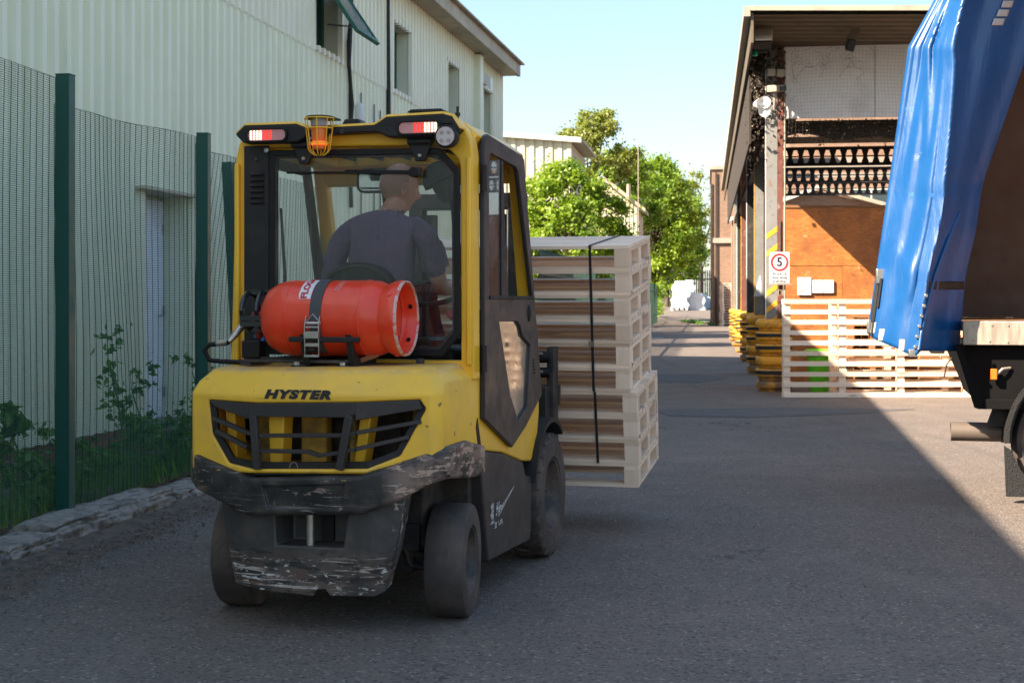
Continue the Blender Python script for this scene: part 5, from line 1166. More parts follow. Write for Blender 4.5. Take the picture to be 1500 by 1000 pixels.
# round work lamp
wl = MB().lathe([(0, .03), (.045, .02), (.052, -.045), (.046, -.055), (.044, -.05), (0, -.05)], (.478, 0, 2.125), 'y', 28).build('work_lamp', M['black'], fk, smooth=40)
MB().lathe([(0, -.0535), (.041, -.053), (.043, -.050)], (.478, 0, 2.125), 'y', 28).build('lamp_lens', mat('lamp_reflector', (.60, .52, .50), .25), wl, smooth=40)
for dx in (-.016, .016):
    for dz in (-.018, .018): MB().lathe([(0, -.058), (.008, -.057), (.009, -.0538)], (.478 + dx, 0, 2.125 + dz), 'y', 10).build('led', mat('led_off', (.38, .34, .30), .2), wl)
MB().box(.455, .50, -.03, .05, 2.182, 2.20).box(.462, .494, -.02, .01, 2.165, 2.183).build('lamp_bracket', M['black'], wl, bevel=.003)
# caged beacon
bc = MB().lathe([(.02, -.005), (.062, -.004), (.064, .004), (.02, .006)], (-.113, -.055, 2.226), 'z', 24).box(-.17, -.056, -.055, .06, 2.222, 2.231).build('beacon_plate', M['black'], fk, bevel=.002)
cg = MB(); bx_, by_ = -.113, -.062
def cagep(a_, z):
    q = (2.224 - z) / .17; r = .066 - .020 * q if q < .8 else (.050 - .05 * ((q - .8) / .2) ** 2 * .6)
    return (bx_ + r * math.cos(a_), by_ + r * math.sin(a_), z)
for k in range(8):
    a_ = 2 * math.pi * k / 8 + .2; cg.tube([cagep(a_, z) for z in (2.222, 2.18, 2.14, 2.10, 2.085, 2.072, 2.062, 2.054)], .0028, 6)
for z in (2.220, 2.175, 2.108): cg.tube([cagep(2 * math.pi * k / 24, z) for k in range(25)], .0028, 6, cap=False)
cg.build('beacon_cage', M['yellow'], bc, smooth=60)
MB().lathe([(0, 2.223), (.034, 2.222), (.036, 2.186), (0, 2.185)], (bx_, by_, 0), 'z', 20).build('beacon_base', mat('beacon_base', (.35, .33, .32), .5), bc, smooth=40)
MB().lathe([(0, 2.1845), (.034, 2.184), (.033, 2.12), (.027, 2.083), (.012, 2.078), (0, 2.078)], (bx_, by_, 0), 'z', 24).build('beacon_lens', M['orange_lens'], bc, smooth=40)
MB().lathe([(.0345, 2.115), (.037, 2.112), (.035, 2.100), (.0325, 2.099)], (bx_, by_, 0), 'z', 24, cap=False).build('beacon_band', M['beacon_glow'], bc, smooth=40)
# right door
DO = [(.195, .86), (.185, 2.09), (.21, 2.150), (.25, 2.165), (.90, 2.130), (.935, 2.115), (1.33, .90), (.98, .76), (.70, .680), (.645, .70)]
dr = MB()
UPo = [(.27, 1.415), (.265, 2.045), (.285, 2.075), (.31, 2.085), (.78, 2.060), (.815, 2.04), (1.125, 1.42)]
d = MB().prism(DO, 'x', .568, .592).build('door', M['door'], fk)
LWo = [(.46, 1.30), (.60, 1.315), (.78, 1.29), (.87, 1.285), (.91, 1.20), (1.12, 1.13), (1.16, 1.10), (1.06, .86), (.80, .80), (.655, .90)]
LWo = [(.448, 1.300), (.80, 1.295), (.86, 1.27), (.90, 1.22), (1.00, 1.19), (1.07, 1.17), (1.03, .98), (1.00, .86), (.82, .80), (.66, .94)]
boolean(d, [MB().prism(UPo, 'x', .5, .7), MB().prism(LWo, 'x', .5, .7)])
b_ = d.modifiers.new('bevel', 'BEVEL'); b_.width = .005; b_.segments = 2; b_.limit_method = 'ANGLE'; b_.angle_limit = R(30); d.data.shade_smooth(); d.data.set_sharp_from_angle(angle=R(40))
MB().prism([(.274, 1.42), (.269, 2.045), (.50, 2.072), (.60, 1.42)], 'x', .576, .581).build('sliding_pane', M['door_glass'], d)
MB().prism([(.50, 1.42), (.50, 2.07), (.53, 2.07), (.62, 1.42)], 'x', .582, .588).build('pane_edge', M['black'], d)
MB().prism([(.262, 1.405), (1.13, 1.405), (1.125, 1.422), (.27, 1.422)], 'x', .586, .600).build('window_ledge', M['rubber_seal'], d, bevel=.003)
MB().prism([(p[0] + (.735 - p[0]) * .004, p[1]) for p in LWo], 'x', .574, .579).build('lower_pane', mat('grimy_reflective_pane', (.10, .082, .07), .04, var=.1, vs=3, spec=1.0, dirt=[((.24, .19, .15), .45, .75, 3, .4, None)]), d)
MB().lathe([(0, .60), (.028, .60), (.034, .592)], (0, 0, 0), 'x', 20).xf(Matrix.Translation((0, 1.035, 1.335)) @ Matrix.Diagonal((1, 1.0, 1.35, 1))).build('door_handle', M['rubber_seal'], d, smooth=40)
MB().box(.598, .604, 1.022, 1.048, 1.315, 1.36).build('latch', M['black'], d, bevel=.003)
for k in range(5): MB().box(.592, .596, 1.13 - k * .003, 1.165 - k * .003, 1.02 + k * .017, 1.028 + k * .017).build('door_vent', M['rubber_seal'], d)
for z in (1.955, 1.135):
    h_ = MB().tube([(.596, .165, z - .06), (.596, .165, z + .06)], .014, 10).build('door_hinge', M['black'], fk, smooth=50)
    MB().box(.580, .594, .17, .215, z - .035, z + .035).build('hinge_leaf', M['black'], h_)
MB().tube([(-.60, .15, 1.90), (-.60, .15, 2.02)], .014, 10).build('door_hinge', M['black'], fk, smooth=50)
MB().ring([(.2, 1.05), (.2, 2.11), (.93, 2.11), (1.28, 1.05)], [(.27, 1.12), (.27, 2.05), (.86, 2.05), (1.14, 1.12)], 'x', -.585, -.565).build('left_door', M['door'], fk, bevel=.004)
MB().prism([(.2, .68), (.2, 1.048), (1.28, 1.048), (1.2, .68)], 'x', -.585, -.566).build('left_door_panel', M['door'], fk)
# fittings inside the cab
MB().prism(rrect(-.02, 1.985, .235, .105, .03), 'y', .50, .52).build('rear_mirror', M['mirror'], fk, bevel=.004)
MB().ring(rrect(-.02, 1.985, .250, .12, .034), rrect(-.02, 1.985, .234, .104, .03), 'y', .498, .53).build('mirror_rim', M['rubber_seal'], fk)
sb = MB(); N_ = 15; loops = []
for q, (y0, y1) in enumerate(((.31, .37),)):
    a = [(-.07 + .20 * math.cos(R(180 - 180 * k / (N_ - 1))), 1.40 + .185 * math.sin(R(180 * k / (N_ - 1))) ** .8) for k in range(N_)] + [(.13, 1.0), (-.27, 1.0)]
    sb.prism(a, 'y', y0, y1)
sb.build('seat_back', M['black'], fk, bevel=.02, seg=3)
sp_ = [(-.07 + .185 * math.cos(R(180 - 180 * k / 14)), .303, 1.39 + .175 * math.sin(R(180 * k / 14)) ** .8) for k in range(15)]
MB().tube(sp_, .007, 6).build('seat_piping', M['rim'], fk, smooth=60)
MB().box(-.30, .12, .34, .80, .92, 1.03).build('seat_cushion', M['black'], fk, bevel=.03)
MB().box(-.26, .1, .3, .8, .66, .91).build('engine_cover', M['black'], fk, bevel=.02)
MB().box(.24, .42, .30, .85, .70, 1.18).build('side_console', M['black'], fk, bevel=.03)
MB().lathe([(.026, 1.18), (.038, 1.181), (.040, 1.235), (.034, 1.24), (.0, 1.24)], (.34, .27, 0), 'z', 20).build('cup', M['rubber_seal'], fk, smooth=40)
MB().lathe([(.0385, 1.215), (.043, 1.216), (.043, 1.232), (.0385, 1.233)], (.34, .27, 0), 'z', 20, cap=False).lathe([(.037, 1.166), (.042, 1.167), (.042, 1.18), (.037, 1.181)], (.34, .27, 0), 'z', 20, cap=False).build('cup_ring', M['teal'], fk, smooth=40)
MB().lathe([(0, 0), (.022, .01), (.026, .06), (.014, .10), (0, .105)], (0, 0, 0), 'z', 10).xf(Matrix.Translation((.36, .36, 1.32)) @ Matrix.Rotation(R(60), 4, 'Y')).build('pink_knob', M['pink'], fk, smooth=50)
mb = MB(); mb.tube([(.10 + .17 * math.cos(t_ / 12 * math.pi), .93 + .155 * math.sin(t_ / 12 * math.pi), 1.44 + .06 * math.sin(t_ / 12 * math.pi)) for t_ in range(25)], .014, 8, cap=False)
mb.tube([(.10, .93, 1.43), (.10, 1.0, 1.30), (.10, 1.16, 1.1)], .03, 8).bar((-.06, .93, 1.435), (.26, .93, 1.435), .03, .015); mb.build('steering_wheel', M['black'], fk, smooth=50)
MB().box(.22, .44, 1.02, 1.17, 1.1, 1.35).build('dashboard', M['black'], fk, bevel=.02)
# hood fittings, gas hose, cylinder cradle
MB().box(-.515, -.425, -.02, .059, 1.135, 1.215).build('valve_box', M['black'], fk, bevel=.006)
MB().box(-.40, .12, -.30, -.27, 1.128, 1.142).box(-.40, .12, -.06, -.03, 1.128, 1.142).box(-.39, -.34, -.30, -.03, 1.115, 1.128).box(.33, .36, -.02, .02, 1.115, 1.14).build('cradle_rail', M['grey_metal'], fk, bevel=.003)
for cx in (-.075, .135):
    cr = MB(); pr = []
    for k in range(11):
        t_ = R(200 + k * 14); pr.append((-.17 + .182 * math.cos(t_), 1.318 + .182 * math.sin(t_)))
    pr2 = [(p[0], p[1]) for p in pr] + [(-.06, 1.112), (-.29, 1.112)]
    cr.prism([(pr[0][0] - .008, pr[0][1])] + pr2[1:11] + [(-.02, 1.145), (-.04, 1.112), (-.30, 1.112), (-.315, 1.15)], 'x', cx - .014, cx + .014)
    cr.box(cx - .055, cx + .02, -.345, -.295, 1.112, 1.12).build('cradle_foot', M['black'], fk, bevel=.003)
    MB().lathe([(0, 1.136), (.012, 1.134), (.013, 1.12)], (cx - .035, -.325, 0), 'z', 6).build('bolt', M['steel'], fk)
MB().bar((-.14, -.338, 1.232), (.185, -.338, 1.232), .022, .024).build('cradle_bar', M['black'], fk, bevel=.005)
MB().tube([(.06, -.24, 1.128), (.15, -.22, 1.14), (.22, -.20, 1.165)], .012, 6).build('copper_pipe', mat('copper', (.45, .20, .10), .5, .5), fk)
hz_ = [(-.455, -.13, 1.29), (-.475, -.16, 1.25), (-.50, -.18, 1.215)]
MB().tube(hz_, [.017, .016, .012], 10).build('gas_coupling', M['steel'], fk, smooth=50)
MB().tube([(-.50, -.18, 1.212), (-.60, -.17, 1.20), (-.625, -.17, 1.175), (-.60, -.17, 1.13), (-.53, -.18, 1.125), (-.42, -.18, 1.122)], .011, 8).build('gas_hose', M['rubber_seal'], fk, smooth=60)
MB().tube([(-.505, -.18, 1.212), (-.56, -.175, 1.206)], .014, 8).build('hose_ferrule', M['steel'], fk, smooth=50)
MB().tube([(-.47, .03, 1.23), (-.44, .03, 1.235), (-.42, .02, 1.21)], .012, 8).build('blue_hose', mat('blue_hose', (.01, .1, .3), .4), fk, smooth=60)
MB().box(-.25, .45, -.03, .03, 1.10, 1.118).build('hood_seam', M['rubber_seal'], fk)
# mast, carriage, forks
for s_ in (1, -1):
    MB().box(.30 * s_ - .035, .30 * s_ + .035, 1.86, 1.885, .08, 2.02).box(.30 * s_ + .01 * s_, .30 * s_ + .035 * s_, 1.886, 1.97, .08, 2.02).box(.30 * s_ - .035, .30 * s_ + .035, 1.971, 1.99, .08, 2.02).build('mast_rail', M['grey_metal'], fk)
    MB().tube([(.21 * s_, 1.92, .15), (.21 * s_, 1.92, 1.9)], .032, 12).build('lift_cylinder', M['grey_metal'], fk, smooth=40)
    MB().box(.475 * s_ - .022, .475 * s_ + .022, 2.03, 2.15, .44, 1.13).build('carriage_post', M['grey_metal'], fk, bevel=.006)
    f_ = MB().prism([(2.30, .30), (2.27, .30), (2.235, .86), (2.272, .86), (2.31, .34), (3.12, .43), (3.13, .415)], 'x', .30 * s_ - .05, .30 * s_ + .05).build('fork', M['grey_metal'], fk, bevel=.004)
MB().box(-.5, .5, 2.16, 2.20, .46, .56).box(-.5, .5, 2.16, 2.20, .78, .90).build('fork_carriage', M['grey_metal'], fk, bevel=.005)
MB().box(-.35, .35, 1.86, 1.99, 1.93, 2.02).build('mast_crosshead', M['grey_metal'], fk, bevel=.005)
for z, r in ((1.07, .035), (.98, .03), (.60, .02)): MB().tube([(.30, 2.0, z), (.47, 2.03, z)], r, 12).build('carriage_ram', M['rubber_seal'], fk, smooth=40)
MB().tube([(.34, 2.0, 1.09), (.44, 1.99, 1.09)], .010, 8).tube([(.34, 1.99, .99), (.44, 1.99, .985)], .010, 8).build('ram_fitting', M['steel'], fk, smooth=40)
MB().box(.38, .47, 1.95, 2.1, .50, .90).build('carriage_side', M['grey_metal'], fk, bevel=.006)

# ------------------------------------------------------------------ gas cylinder strapped on the hood
gc = thing('gas_cylinder', 'scuffed red gas cylinder lying across the back of the forklift', 'gas cylinder', tuple(FO + FROT @ Vector((.02, -.17, 1.322))), (0, 0, -FA)); gc.scale = (.863, 1, 1)
r0 = .168
MB().lathe([(0, -.405), (.03, -.404), (.09, -.385), (.135, -.350), (.158, -.30), (.1665, -.255), (.1665, -.22), (.169, -.218), (.169, -.214), (.1665, -.212), (r0 - .0015, .17), (r0 + .001, .172), (r0 + .001, .178), (r0 - .0015, .18), (.163, .235), (.148, .275), (.11, .30), (0, .305)], (0, 0, 0), 'x', 72).build('cylinder_body', M['red'], gc, smooth=32)
fr_ = [(.142, .262), (.150, .285), (.162, .315), (.166, .36), (.160, .372), (.152, .362), (.150, .31), (.142, .29)]
MB().lathe(fr_, (0, 0, 0), 'x', 60, cap=False).build('foot_ring', M['red'], gc, smooth=40)
MB().lathe([(.1655, .362), (.1635, .374), (.158, .3765), (.1535, .366)], (0, 0, 0), 'x', 60, cap=False).build('scraped_edge', M['red_rim'], gc, smooth=60)
for t_ in (20, 80, 140, 200, 260, 320):
    c_, s_ = math.cos(R(t_)), math.sin(R(t_)); MB().lathe([(0, 0), (.011, 0), (.011, .004), (0, .004)], (0, 0, 0), 'z', 12).xf(Matrix.Translation((.330, .1635 * c_, .1635 * s_)) @ Vector((0, c_, s_)).to_track_quat('Z', 'Y').to_matrix().to_4x4()).build('foot_hole', M['red'] if t_ != 20 else M['rubber_seal'], gc)
    MB().lathe([(0, 0), (.011, 0), (.011, -.004), (0, -.004)], (0, 0, 0), 'z', 12).xf(Matrix.Translation((.335, .1505 * c_, .1505 * s_)) @ Vector((0, c_, s_)).to_track_quat('Z', 'Y').to_matrix().to_4x4()).build('foot_hole', M['rubber_seal'], gc)
MB().tube([(.307, -.05, .07), (.312, -.055, .03), (.307, -.048, -.02)], .003, 5).build('dish_scratch', M['rubber_seal'], gc)
# valve guard: two hoops joined by a strut, gloss black
vg = MB()
for x0, x1, rr in ((-.50, -.478, .098), (-.425, -.385, .102)):
    o2 = [(rr * math.cos(R(k)), rr * .80 * math.sin(R(k)) + .01) for k in range(-100, 101, 20)]
    vg.tube([((x0 + x1) / 2, -p[0] * .9, p[1]) for p in [(rr * math.cos(R(k)), rr * math.sin(R(k)) * .85 + .03) for k in range(0, 360, 24)] + [(rr, .03)]], .012, 8, cap=False)
for y_, z_ in ((-.088, -.025), (-.088, .0), (.088, 0), (0, .115), (0, -.05)): vg.bar((-.49, y_, z_), (-.37, y_, z_), .03, .022)
vg.build('valve_guard', mat('gloss_black', (.012, .012, .013), .18, var=.05, coat=.5), gc, smooth=45)
MB().lathe([(0, -.47), (.028, -.47), (.03, -.41), (0, -.40)], (0, 0, 0), 'x', 16).tube([(-.44, 0, 0), (-.45, .02, -.06), (-.455, .03, -.09)], .018, 8).build('valve', mat('dark_red', (.25, .03, .02), .5), gc, smooth=50)
# strap and ratchet buckle
stp = []
for k in range(33):
    t_ = R(-62 + k * 9.5) ; stp.append([(x_, -(r0 + e) * math.cos(t_), (r0 + e) * math.sin(t_)) for x_, e in ((-.077, .001), (-.018, .001), (-.018, .004), (-.077, .004))])
MB().loft(stp).build('strap', M['strap'], gc, smooth=60)
rb = MB()
for x_ in (-.092, -.018): rb.prism([(-.192, -.16), (-.180, -.16), (-.176, -.02), (-.170, .01), (-.180, .012), (-.196, -.03)], 'x', x_, x_ + .004)
rb.box(-.092, -.014, -.196, -.190, -.165, -.155).box(-.092, -.014, -.200, -.190, -.085, -.055).box(-.090, -.016, -.196, -.186, -.040, -.033).box(-.088, -.018, -.192, -.184, -.12, -.105)
rb.tube([(-.096, -.178, -.02), (-.010, -.178, -.02)], .008, 8).tube([(-.09, -.175, -.015), (-.055, -.172, .018), (-.018, -.175, -.015)], .004, 6)
rb.build('ratchet_buckle', M['steel'], gc, bevel=.001)
MB().tube([(-.075, -.182, -.135), (-.035, -.182, -.135)], .010, 8).build('ratchet_drum', M['rubber_seal'], gc)
# label wrapped on the shell
def onshell(x, ang, e): return (x, -(r0 + e) * math.cos(ang), (r0 + e) * math.sin(ang))
lab = []
for k in range(8):
    a_ = R(30 + k * 7.2); lab.append([onshell(-.150 + .008 * (k in (0, 7)), a_, .0012), onshell(-.082, a_, .0012)])
MB().loft(lab, cap=False, closed=False).build('label', M['white'], gc, recalc=False)
t = text_mb('FLOGAS', .050, depth=.0004, bold=.002)
# lettering runs round the shell: text x -> angle, text y -> -x of the cylinder
vs = []
for (tx, ty, tz_) in t.v: vs.append(onshell(-.118 - ty * .95, R(63) + (tx - .005) / r0, .0022 + tz_))
t.v = vs; t.build('label_lettering', M['redprint'], gc, recalc=False)
t = text_mb('FLOGAS LTD\nPROPERTY OF', .016, depth=.0003)
t.v = [onshell(.055 + tx * .2 - ty, R(62) + tx / r0, .0012) for (tx, ty, tz_) in t.v]; t.build('small_lettering', M['white'], gc, recalc=False)

# ------------------------------------------------------------------ the driver
pe = thing('person', 'bald driver in a navy t-shirt seated in the forklift cab, back turned', 'person', tuple(FO), (0, 0, -FA))
J = {}; ED = []
def jn(n, p, r, par=None):
    J[n] = (Vector(p), r if isinstance(r, tuple) else (r, r), par)
jn('pelvis', (-.05, .52, 1.10), (.17, .12)); jn('waist', (-.05, .50, 1.25), (.155, .105), 'pelvis'); jn('rib', (-.02, .46, 1.42), (.188, .12), 'waist'); jn('chest', (.005, .45, 1.628), (.200, .120), 'rib'); jn('upper', (.02, .46, 1.743), (.14, .095), 'chest')
jn('neckb', (.04, .475, 1.828), (.074, .068), 'upper'); jn('neck', (.06, .50, 1.86), (.066, .064), 'neckb'); jn('skull', (.07, .515, 1.90), (.055, .055), 'neck')
jn('shR', (.165, .46, 1.753), .074, 'upper'); jn('shR2', (0.222, 0.475, 1.708), .068, 'shR'); jn('uaR', (0.235, 0.51, 1.63), .060, 'shR2'); jn('uaR2', (0.248, 0.545, 1.555), .050, 'uaR'); jn('elR', (0.252, 0.585, 1.475), .041, 'uaR2'); jn('faR', (0.265, 0.65, 1.455), .043, 'elR'); jn('faR2', (0.278, 0.74, 1.475), .033, 'faR'); jn('wrR', (0.283, 0.8, 1.49), (.026, .022), 'faR2'); jn('pmR', (0.278, 0.85, 1.505), (.030, .020), 'wrR')
jn('shL', (-.125, .45, 1.748), .076, 'upper'); jn('shL2', (-.205, .455, 1.698), .070, 'shL'); jn('uaL', (-.255, .48, 1.598), .060, 'shL2'); jn('uaL2', (-.275, .51, 1.46), .049, 'uaL'); jn('elL', (-.285, .545, 1.385), .041, 'uaL2'); jn('faL', (-.25, .65, 1.39), .040, 'elL'); jn('faL2', (-.17, .78, 1.42), .032, 'faL'); jn('wrL', (-.12, .84, 1.435), (.026, .022), 'faL2'); jn('pmL', (-.085, .88, 1.45), (.03, .02), 'wrL')
for s_, n_ in ((1, 'R'), (-1, 'L')):
    jn('hp' + n_, (-.05 + .09 * s_, .56, 1.09), .095, 'pelvis'); jn('th' + n_, (-.04 + .15 * s_, .78, 1.10), .080, 'hp' + n_); jn('kn' + n_, (-.03 + .19 * s_, 1.02, 1.10), .060, 'th' + n_); jn('sh_' + n_, (-.03 + .19 * s_, 1.09, .92), .052, 'kn' + n_); jn('an' + n_, (-.03 + .19 * s_, 1.11, .74), .04, 'sh_' + n_); jn('ft' + n_, (-.03 + .19 * s_, 1.16, .70), .035, 'an' + n_)
# fingers curled round the wheel rim
for s_, n_, base in ((1, 'R', Vector((.278, .86, 1.505))), (-1, 'L', Vector((-.085, .89, 1.45)))):
    for k, (ln, off) in enumerate(((.026, -.024), (.030, -.008), (.028, .008), (.022, .024))):
        d1 = Vector((-.10 * s_, .75, .35)).normalized(); up = Vector((0, .35, 1)); sd = Vector((.7 * s_, -.2, .55)).normalized()
        p1 = base + sd * off + d1 * .022; p2 = p1 + d1 * ln; p3 = p2 + Vector((-.5 * s_, .5, -.6)).normalized() * ln * .8; p4 = p3 + Vector((-.6 * s_, -.3, -.7)).normalized() * ln * .7
        jn(f'f{k}a' + n_, p1, .0095, 'pm' + n_); jn(f'f{k}b' + n_, p2, .0088, f'f{k}a' + n_); jn(f'f{k}c' + n_, p3, .0082, f'f{k}b' + n_); jn(f'f{k}d' + n_, p4, .0072, f'f{k}c' + n_)
    jn('t1' + n_, base + Vector((-.030 * s_, -.012, .002)), .011, 'pm' + n_); jn('t2' + n_, base + Vector((-.048 * s_, .012, -.008)), .0095, 't1' + n_); jn('t3' + n_, base + Vector((-.052 * s_, .034, -.018)), .008, 't2' + n_)
keys = list(J); idx = {k: i for i, k in enumerate(keys)}
me = bpy.data.meshes.new('body'); me.from_pydata([J[k][0] for k in keys], [(idx[J[k][2]], idx[k]) for k in keys if J[k][2]], [])
ob = bpy.data.objects.new('body', me); COL.objects.link(ob)
sk = ob.modifiers.new('skin', 'SKIN'); sk.use_smooth_shade = True; sk.branch_smoothing = .4
if not me.skin_vertices: me.attributes.new('skin', 'FLOAT', 'POINT')
for i, k in enumerate(keys): me.skin_vertices[0].data[i].radius = J[k][1]; me.skin_vertices[0].data[i].use_root = (k == 'pelvis')
ss = ob.modifiers.new('sub', 'SUBSURF'); ss.levels = 2; ss.render_levels = 2
dg = bpy.context.evaluated_depsgraph_get(); dg.update(); bme = bpy.data.meshes.new_from_object(ob.evaluated_get(dg)); bpy.data.objects.remove(ob)
bme.materials.clear()
for m_ in ('shirt', 'skin', 'jeans'): bme.materials.append(M[m_])
SEG = [(J[k][2], k) for k in keys if J[k][2]]
def nearest(p):
    best = (9, None)
    for a_, b_2 in SEG:
        A_, B_ = J[a_][0], J[b_2][0]; t_ = max(0, min(1, (p - A_).dot(B_ - A_) / (B_ - A_).length_squared)); d_ = (p - A_ - (B_ - A_) * t_).length / max(J[a_][1][0], .02)
        if d_ < best[0]: best = (d_, b_2)
    return best[1]
for pl_ in bme.polygons:
    k = nearest(pl_.center); mi = 0
    if k in ('neck', 'skull') or (k == 'neckb' and pl_.center.z > 1.835): mi = 1
    elif k.startswith(('hp', 'th', 'kn', 'sh_', 'an', 'ft')) or pl_.center.z < 1.17: mi = 2
    elif k.startswith(('el', 'fa', 'wr', 'pm', 'f0', 'f1', 'f2', 'f3', 't1', 't2', 't3')): mi = 1
    elif k.startswith('uaR2') or k.startswith('uaL2'): mi = 1 if pl_.center.z < (1.55 if k[-1] == 'R' else 1.475) else 0
    pl_.material_index = mi; pl_.use_smooth = True
link('body', bme, pe)
# short sleeves with an open hem
for a_, b_2, q0 in ((Vector((.236, .512, 1.635)), Vector((.247, .542, 1.565)), 'R'), (Vector((-.247, .478, 1.545)), Vector((-.272, .507, 1.465)), 'L')):
    MB().tube([a_ + (a_ - b_2) * .5, a_, b_2, b_2 + (b_2 - a_) * .05], [.060, .067, .066, .067], 16, cap=False).build('sleeve', M['shirt'], pe, smooth=70)
# head turned to the right, looking slightly down
def head():
    bm = bmesh.new(); bmesh.ops.create_uvsphere(bm, u_segments=48, v_segments=36, radius=1)
    def G(p, c, s): return math.exp(-(((p[0] - c[0]) / s[0]) ** 2 + ((p[1] - c[1]) / s[1]) ** 2 + ((p[2] - c[2]) / s[2]) ** 2))
    for v in bm.verts:
        c = v.co; x, y, z = c.x * .077, c.y * .101, c.z * .124
        if z < 0: k = -z / .115; x *= 1 - .22 * k; y = y * (1 - .28 * k) + .014 * k
        if y < 0 and z < -.02: y *= 1 - .35 * min(1, (-z - .02) / .07)
        if y > .03: x *= 1 - .12 * min(1, (y - .03) / .06)
        P = (x, y, z)
        y += .026 * G(P, (0, .092, -.022), (.014, .05, .020)) + .012 * G(P, (0, .092, .002), (.010, .05, .022)) + .006 * G(P, (0, .09, .028), (.05, .05, .012)) - .012 * G(P, (.030, .088, .010), (.015, .05, .011)) - .012 * G(P, (-.030, .088, .010), (.015, .05, .011)) + .007 * G(P, (0, .085, -.058), (.026, .05, .009)) - .005 * G(P, (0, .09, -.0585), (.024, .05, .0022)) + .008 * G(P, (0, .08, -.092), (.022, .05, .014))
        y += -.004 * G(P, (0, -.08, -.045), (.05, .05, .02))
        v.co = (x, y, z)
    me_ = bpy.data.meshes.new('head'); bm.to_mesh(me_); bm.free(); me_.shade_smooth(); return me_
HM = Matrix.Translation((.062, .525, 1.945)) @ Matrix.Rotation(R(-42), 4, 'Z') @ Matrix.Rotation(R(-8), 4, 'X')
hm = head(); hm.materials.append(M['skin']); hm.materials.append(M['stubble'])
for p in hm.polygons:
    c = p.center
    if c.y < .015 and c.z > -.045 and c.z < .07 + (-c.y) * .2 and not (abs(c.x) > .06 and c.y > -.015 and c.z < .02): p.material_index = 1
hd = link('head', hm, pe); hd.matrix_local = HM
for s_ in (1, -1):
    E_ = MB().lathe([(0, -.006), (.012, -.007), (.019, -.002), (.020, .004), (.014, .008), (.011, .002), (0, .0)], (0, 0, 0), 'x', 20)
    E_.xf(Matrix.Translation((s_ * .074, -.004, -.008)) @ Matrix.Rotation(R(-22 * s_), 4, 'Z') @ Matrix.Rotation(R(-10), 4, 'X') @ Matrix.Diagonal((s_, .85, 1.65, 1))); E_.build('ear', M['skin'], hd, smooth=70)
    MB().lathe([(0, 0), (.011, .004), (.0, .012)], (s_ * .030, .070, .008), 'y', 12).build('eye', M['eye'], hd, smooth=60)
    MB().tube([(s_ * .016, .094, .026), (s_ * .032, .092, .031), (s_ * .046, .082, .026)], [.002, .003, .001], 5).build('eyebrow', M['stubble'], hd)
# black cap hanging in the cab behind the wiper
cp = thing('cap', 'black cap hanging inside the rear window right of the driver', 'cap', tuple(FO + FROT @ Vector((.40, .13, 1.94))), (0, 0, -FA))
loops = []
for k in range(9):
    t_ = R(90 * k / 8); loops.append([(.082 * math.cos(t_) * math.cos(a_) * 1.0, .05 * math.cos(t_) * math.sin(a_), .095 * math.sin(t_) ** .9) for a_ in [2 * math.pi * q / 20 for q in range(20)]])
RC = Matrix.Rotation(R(28), 4, 'Y')
MB().loft(loops[:-1] + [[(0.001 * math.cos(a_), .001 * math.sin(a_), .095) for a_ in [2 * math.pi * q / 20 for q in range(20)]]]).xf(Matrix.Rotation(R(-28), 4, 'Y')).build('crown', mat('cap_cloth', (.020, .019, .020), .9, bump=.4, bs=60), cp, smooth=50)
loops = []
for k in range(7):
    q = k / 6; w_ = .062 * (1 - .45 * q ** 2.2); loops.append([(-w_ , -.02 + .028 * 0, -q * .095), (-w_ * .4, -.045, -q * .10), (w_ * .4, -.045, -q * .10), (w_, -.02, -q * .095), (w_ * .4, -.038, -q * .10), (-w_ * .4, -.038, -q * .10)])
MB().loft(loops).xf(Matrix.Translation((.022, 0, .0)) @ Matrix.Rotation(R(-22), 4, 'Y')).build('peak', M['rubber_seal'], cp, smooth=50)
MB().tube([(-.03, 0, .06), (.0, 0, .10), (.035, .01, .15)], .003, 5).build('hanging_cord', M['rubber_seal'], cp)
# ------------------------------------------------------------------ curtain-sided lorry (local: x along its length, y away from the camera)
TA = R(14)
tk = thing('curtain_side_lorry', 'curtain sided lorry with its blue curtain pulled back at the right edge', 'lorry', (2.947, 9.3, 0), (0, 0, -TA))
MB().box(0, 9.2, -.03, .03, 1.11, 1.266).build('side_rail', M['alu'], tk, bevel=.006)
mb = MB()
for k in range(30):
    for z in (1.14, 1.235): mb.lathe([(.0, -.036), (.006, -.035), (.008, -.030)], (.06 + k * .11 + random.uniform(-.01, .01), 0, z + random.uniform(-.01, .01)), 'y', 6)
mb.build('rivet', M['alu'], tk, kind='stuff')
MB().box(.0, 9.2, .031, 2.42, 1.20, 1.262).build('deck', M['brownwood'], tk)
MB().box(0, 9.2, 2.36, 2.42, 1.263, 3.95).build('far_side_wall', M['bulkhead'], tk)
MB().box(9.1, 9.2, .03, 2.36, 1.263, 3.95).build('front_bulkhead', M['bulkhead'], tk)
MB().box(-.022, -.002, .7, 2.42, 1.263, 3.949).build('rear_sun_block', M['bulkhead'], tk)  # unseen wall added behind the curtain to keep sun out of the load space
MB().box(-.03, 9.25, -.04, 2.46, 3.95, 4.02).build('roof', M['trimwhite'], tk)
MB().box(.02, .12, 2.2, 2.355, 1.264, 3.949).box(9.0, 9.09, .03, .12, 1.264, 3.949).build('corner_post', M['alu'], tk)
MB().box(-.03, .05, 2.0, 2.42, 1.1, 1.19).build('rear_sill', M['alu'], tk)
MB().lathe([(.0, 0), (.022, -.004), (.024, .0)], (.17, 2.34, 2.15), 'y', 12).lathe([(.0, 0), (.022, -.004), (.024, .0)], (.9, 2.34, 2.3), 'y', 12).build('lashing_ring', M['steel'], tk)
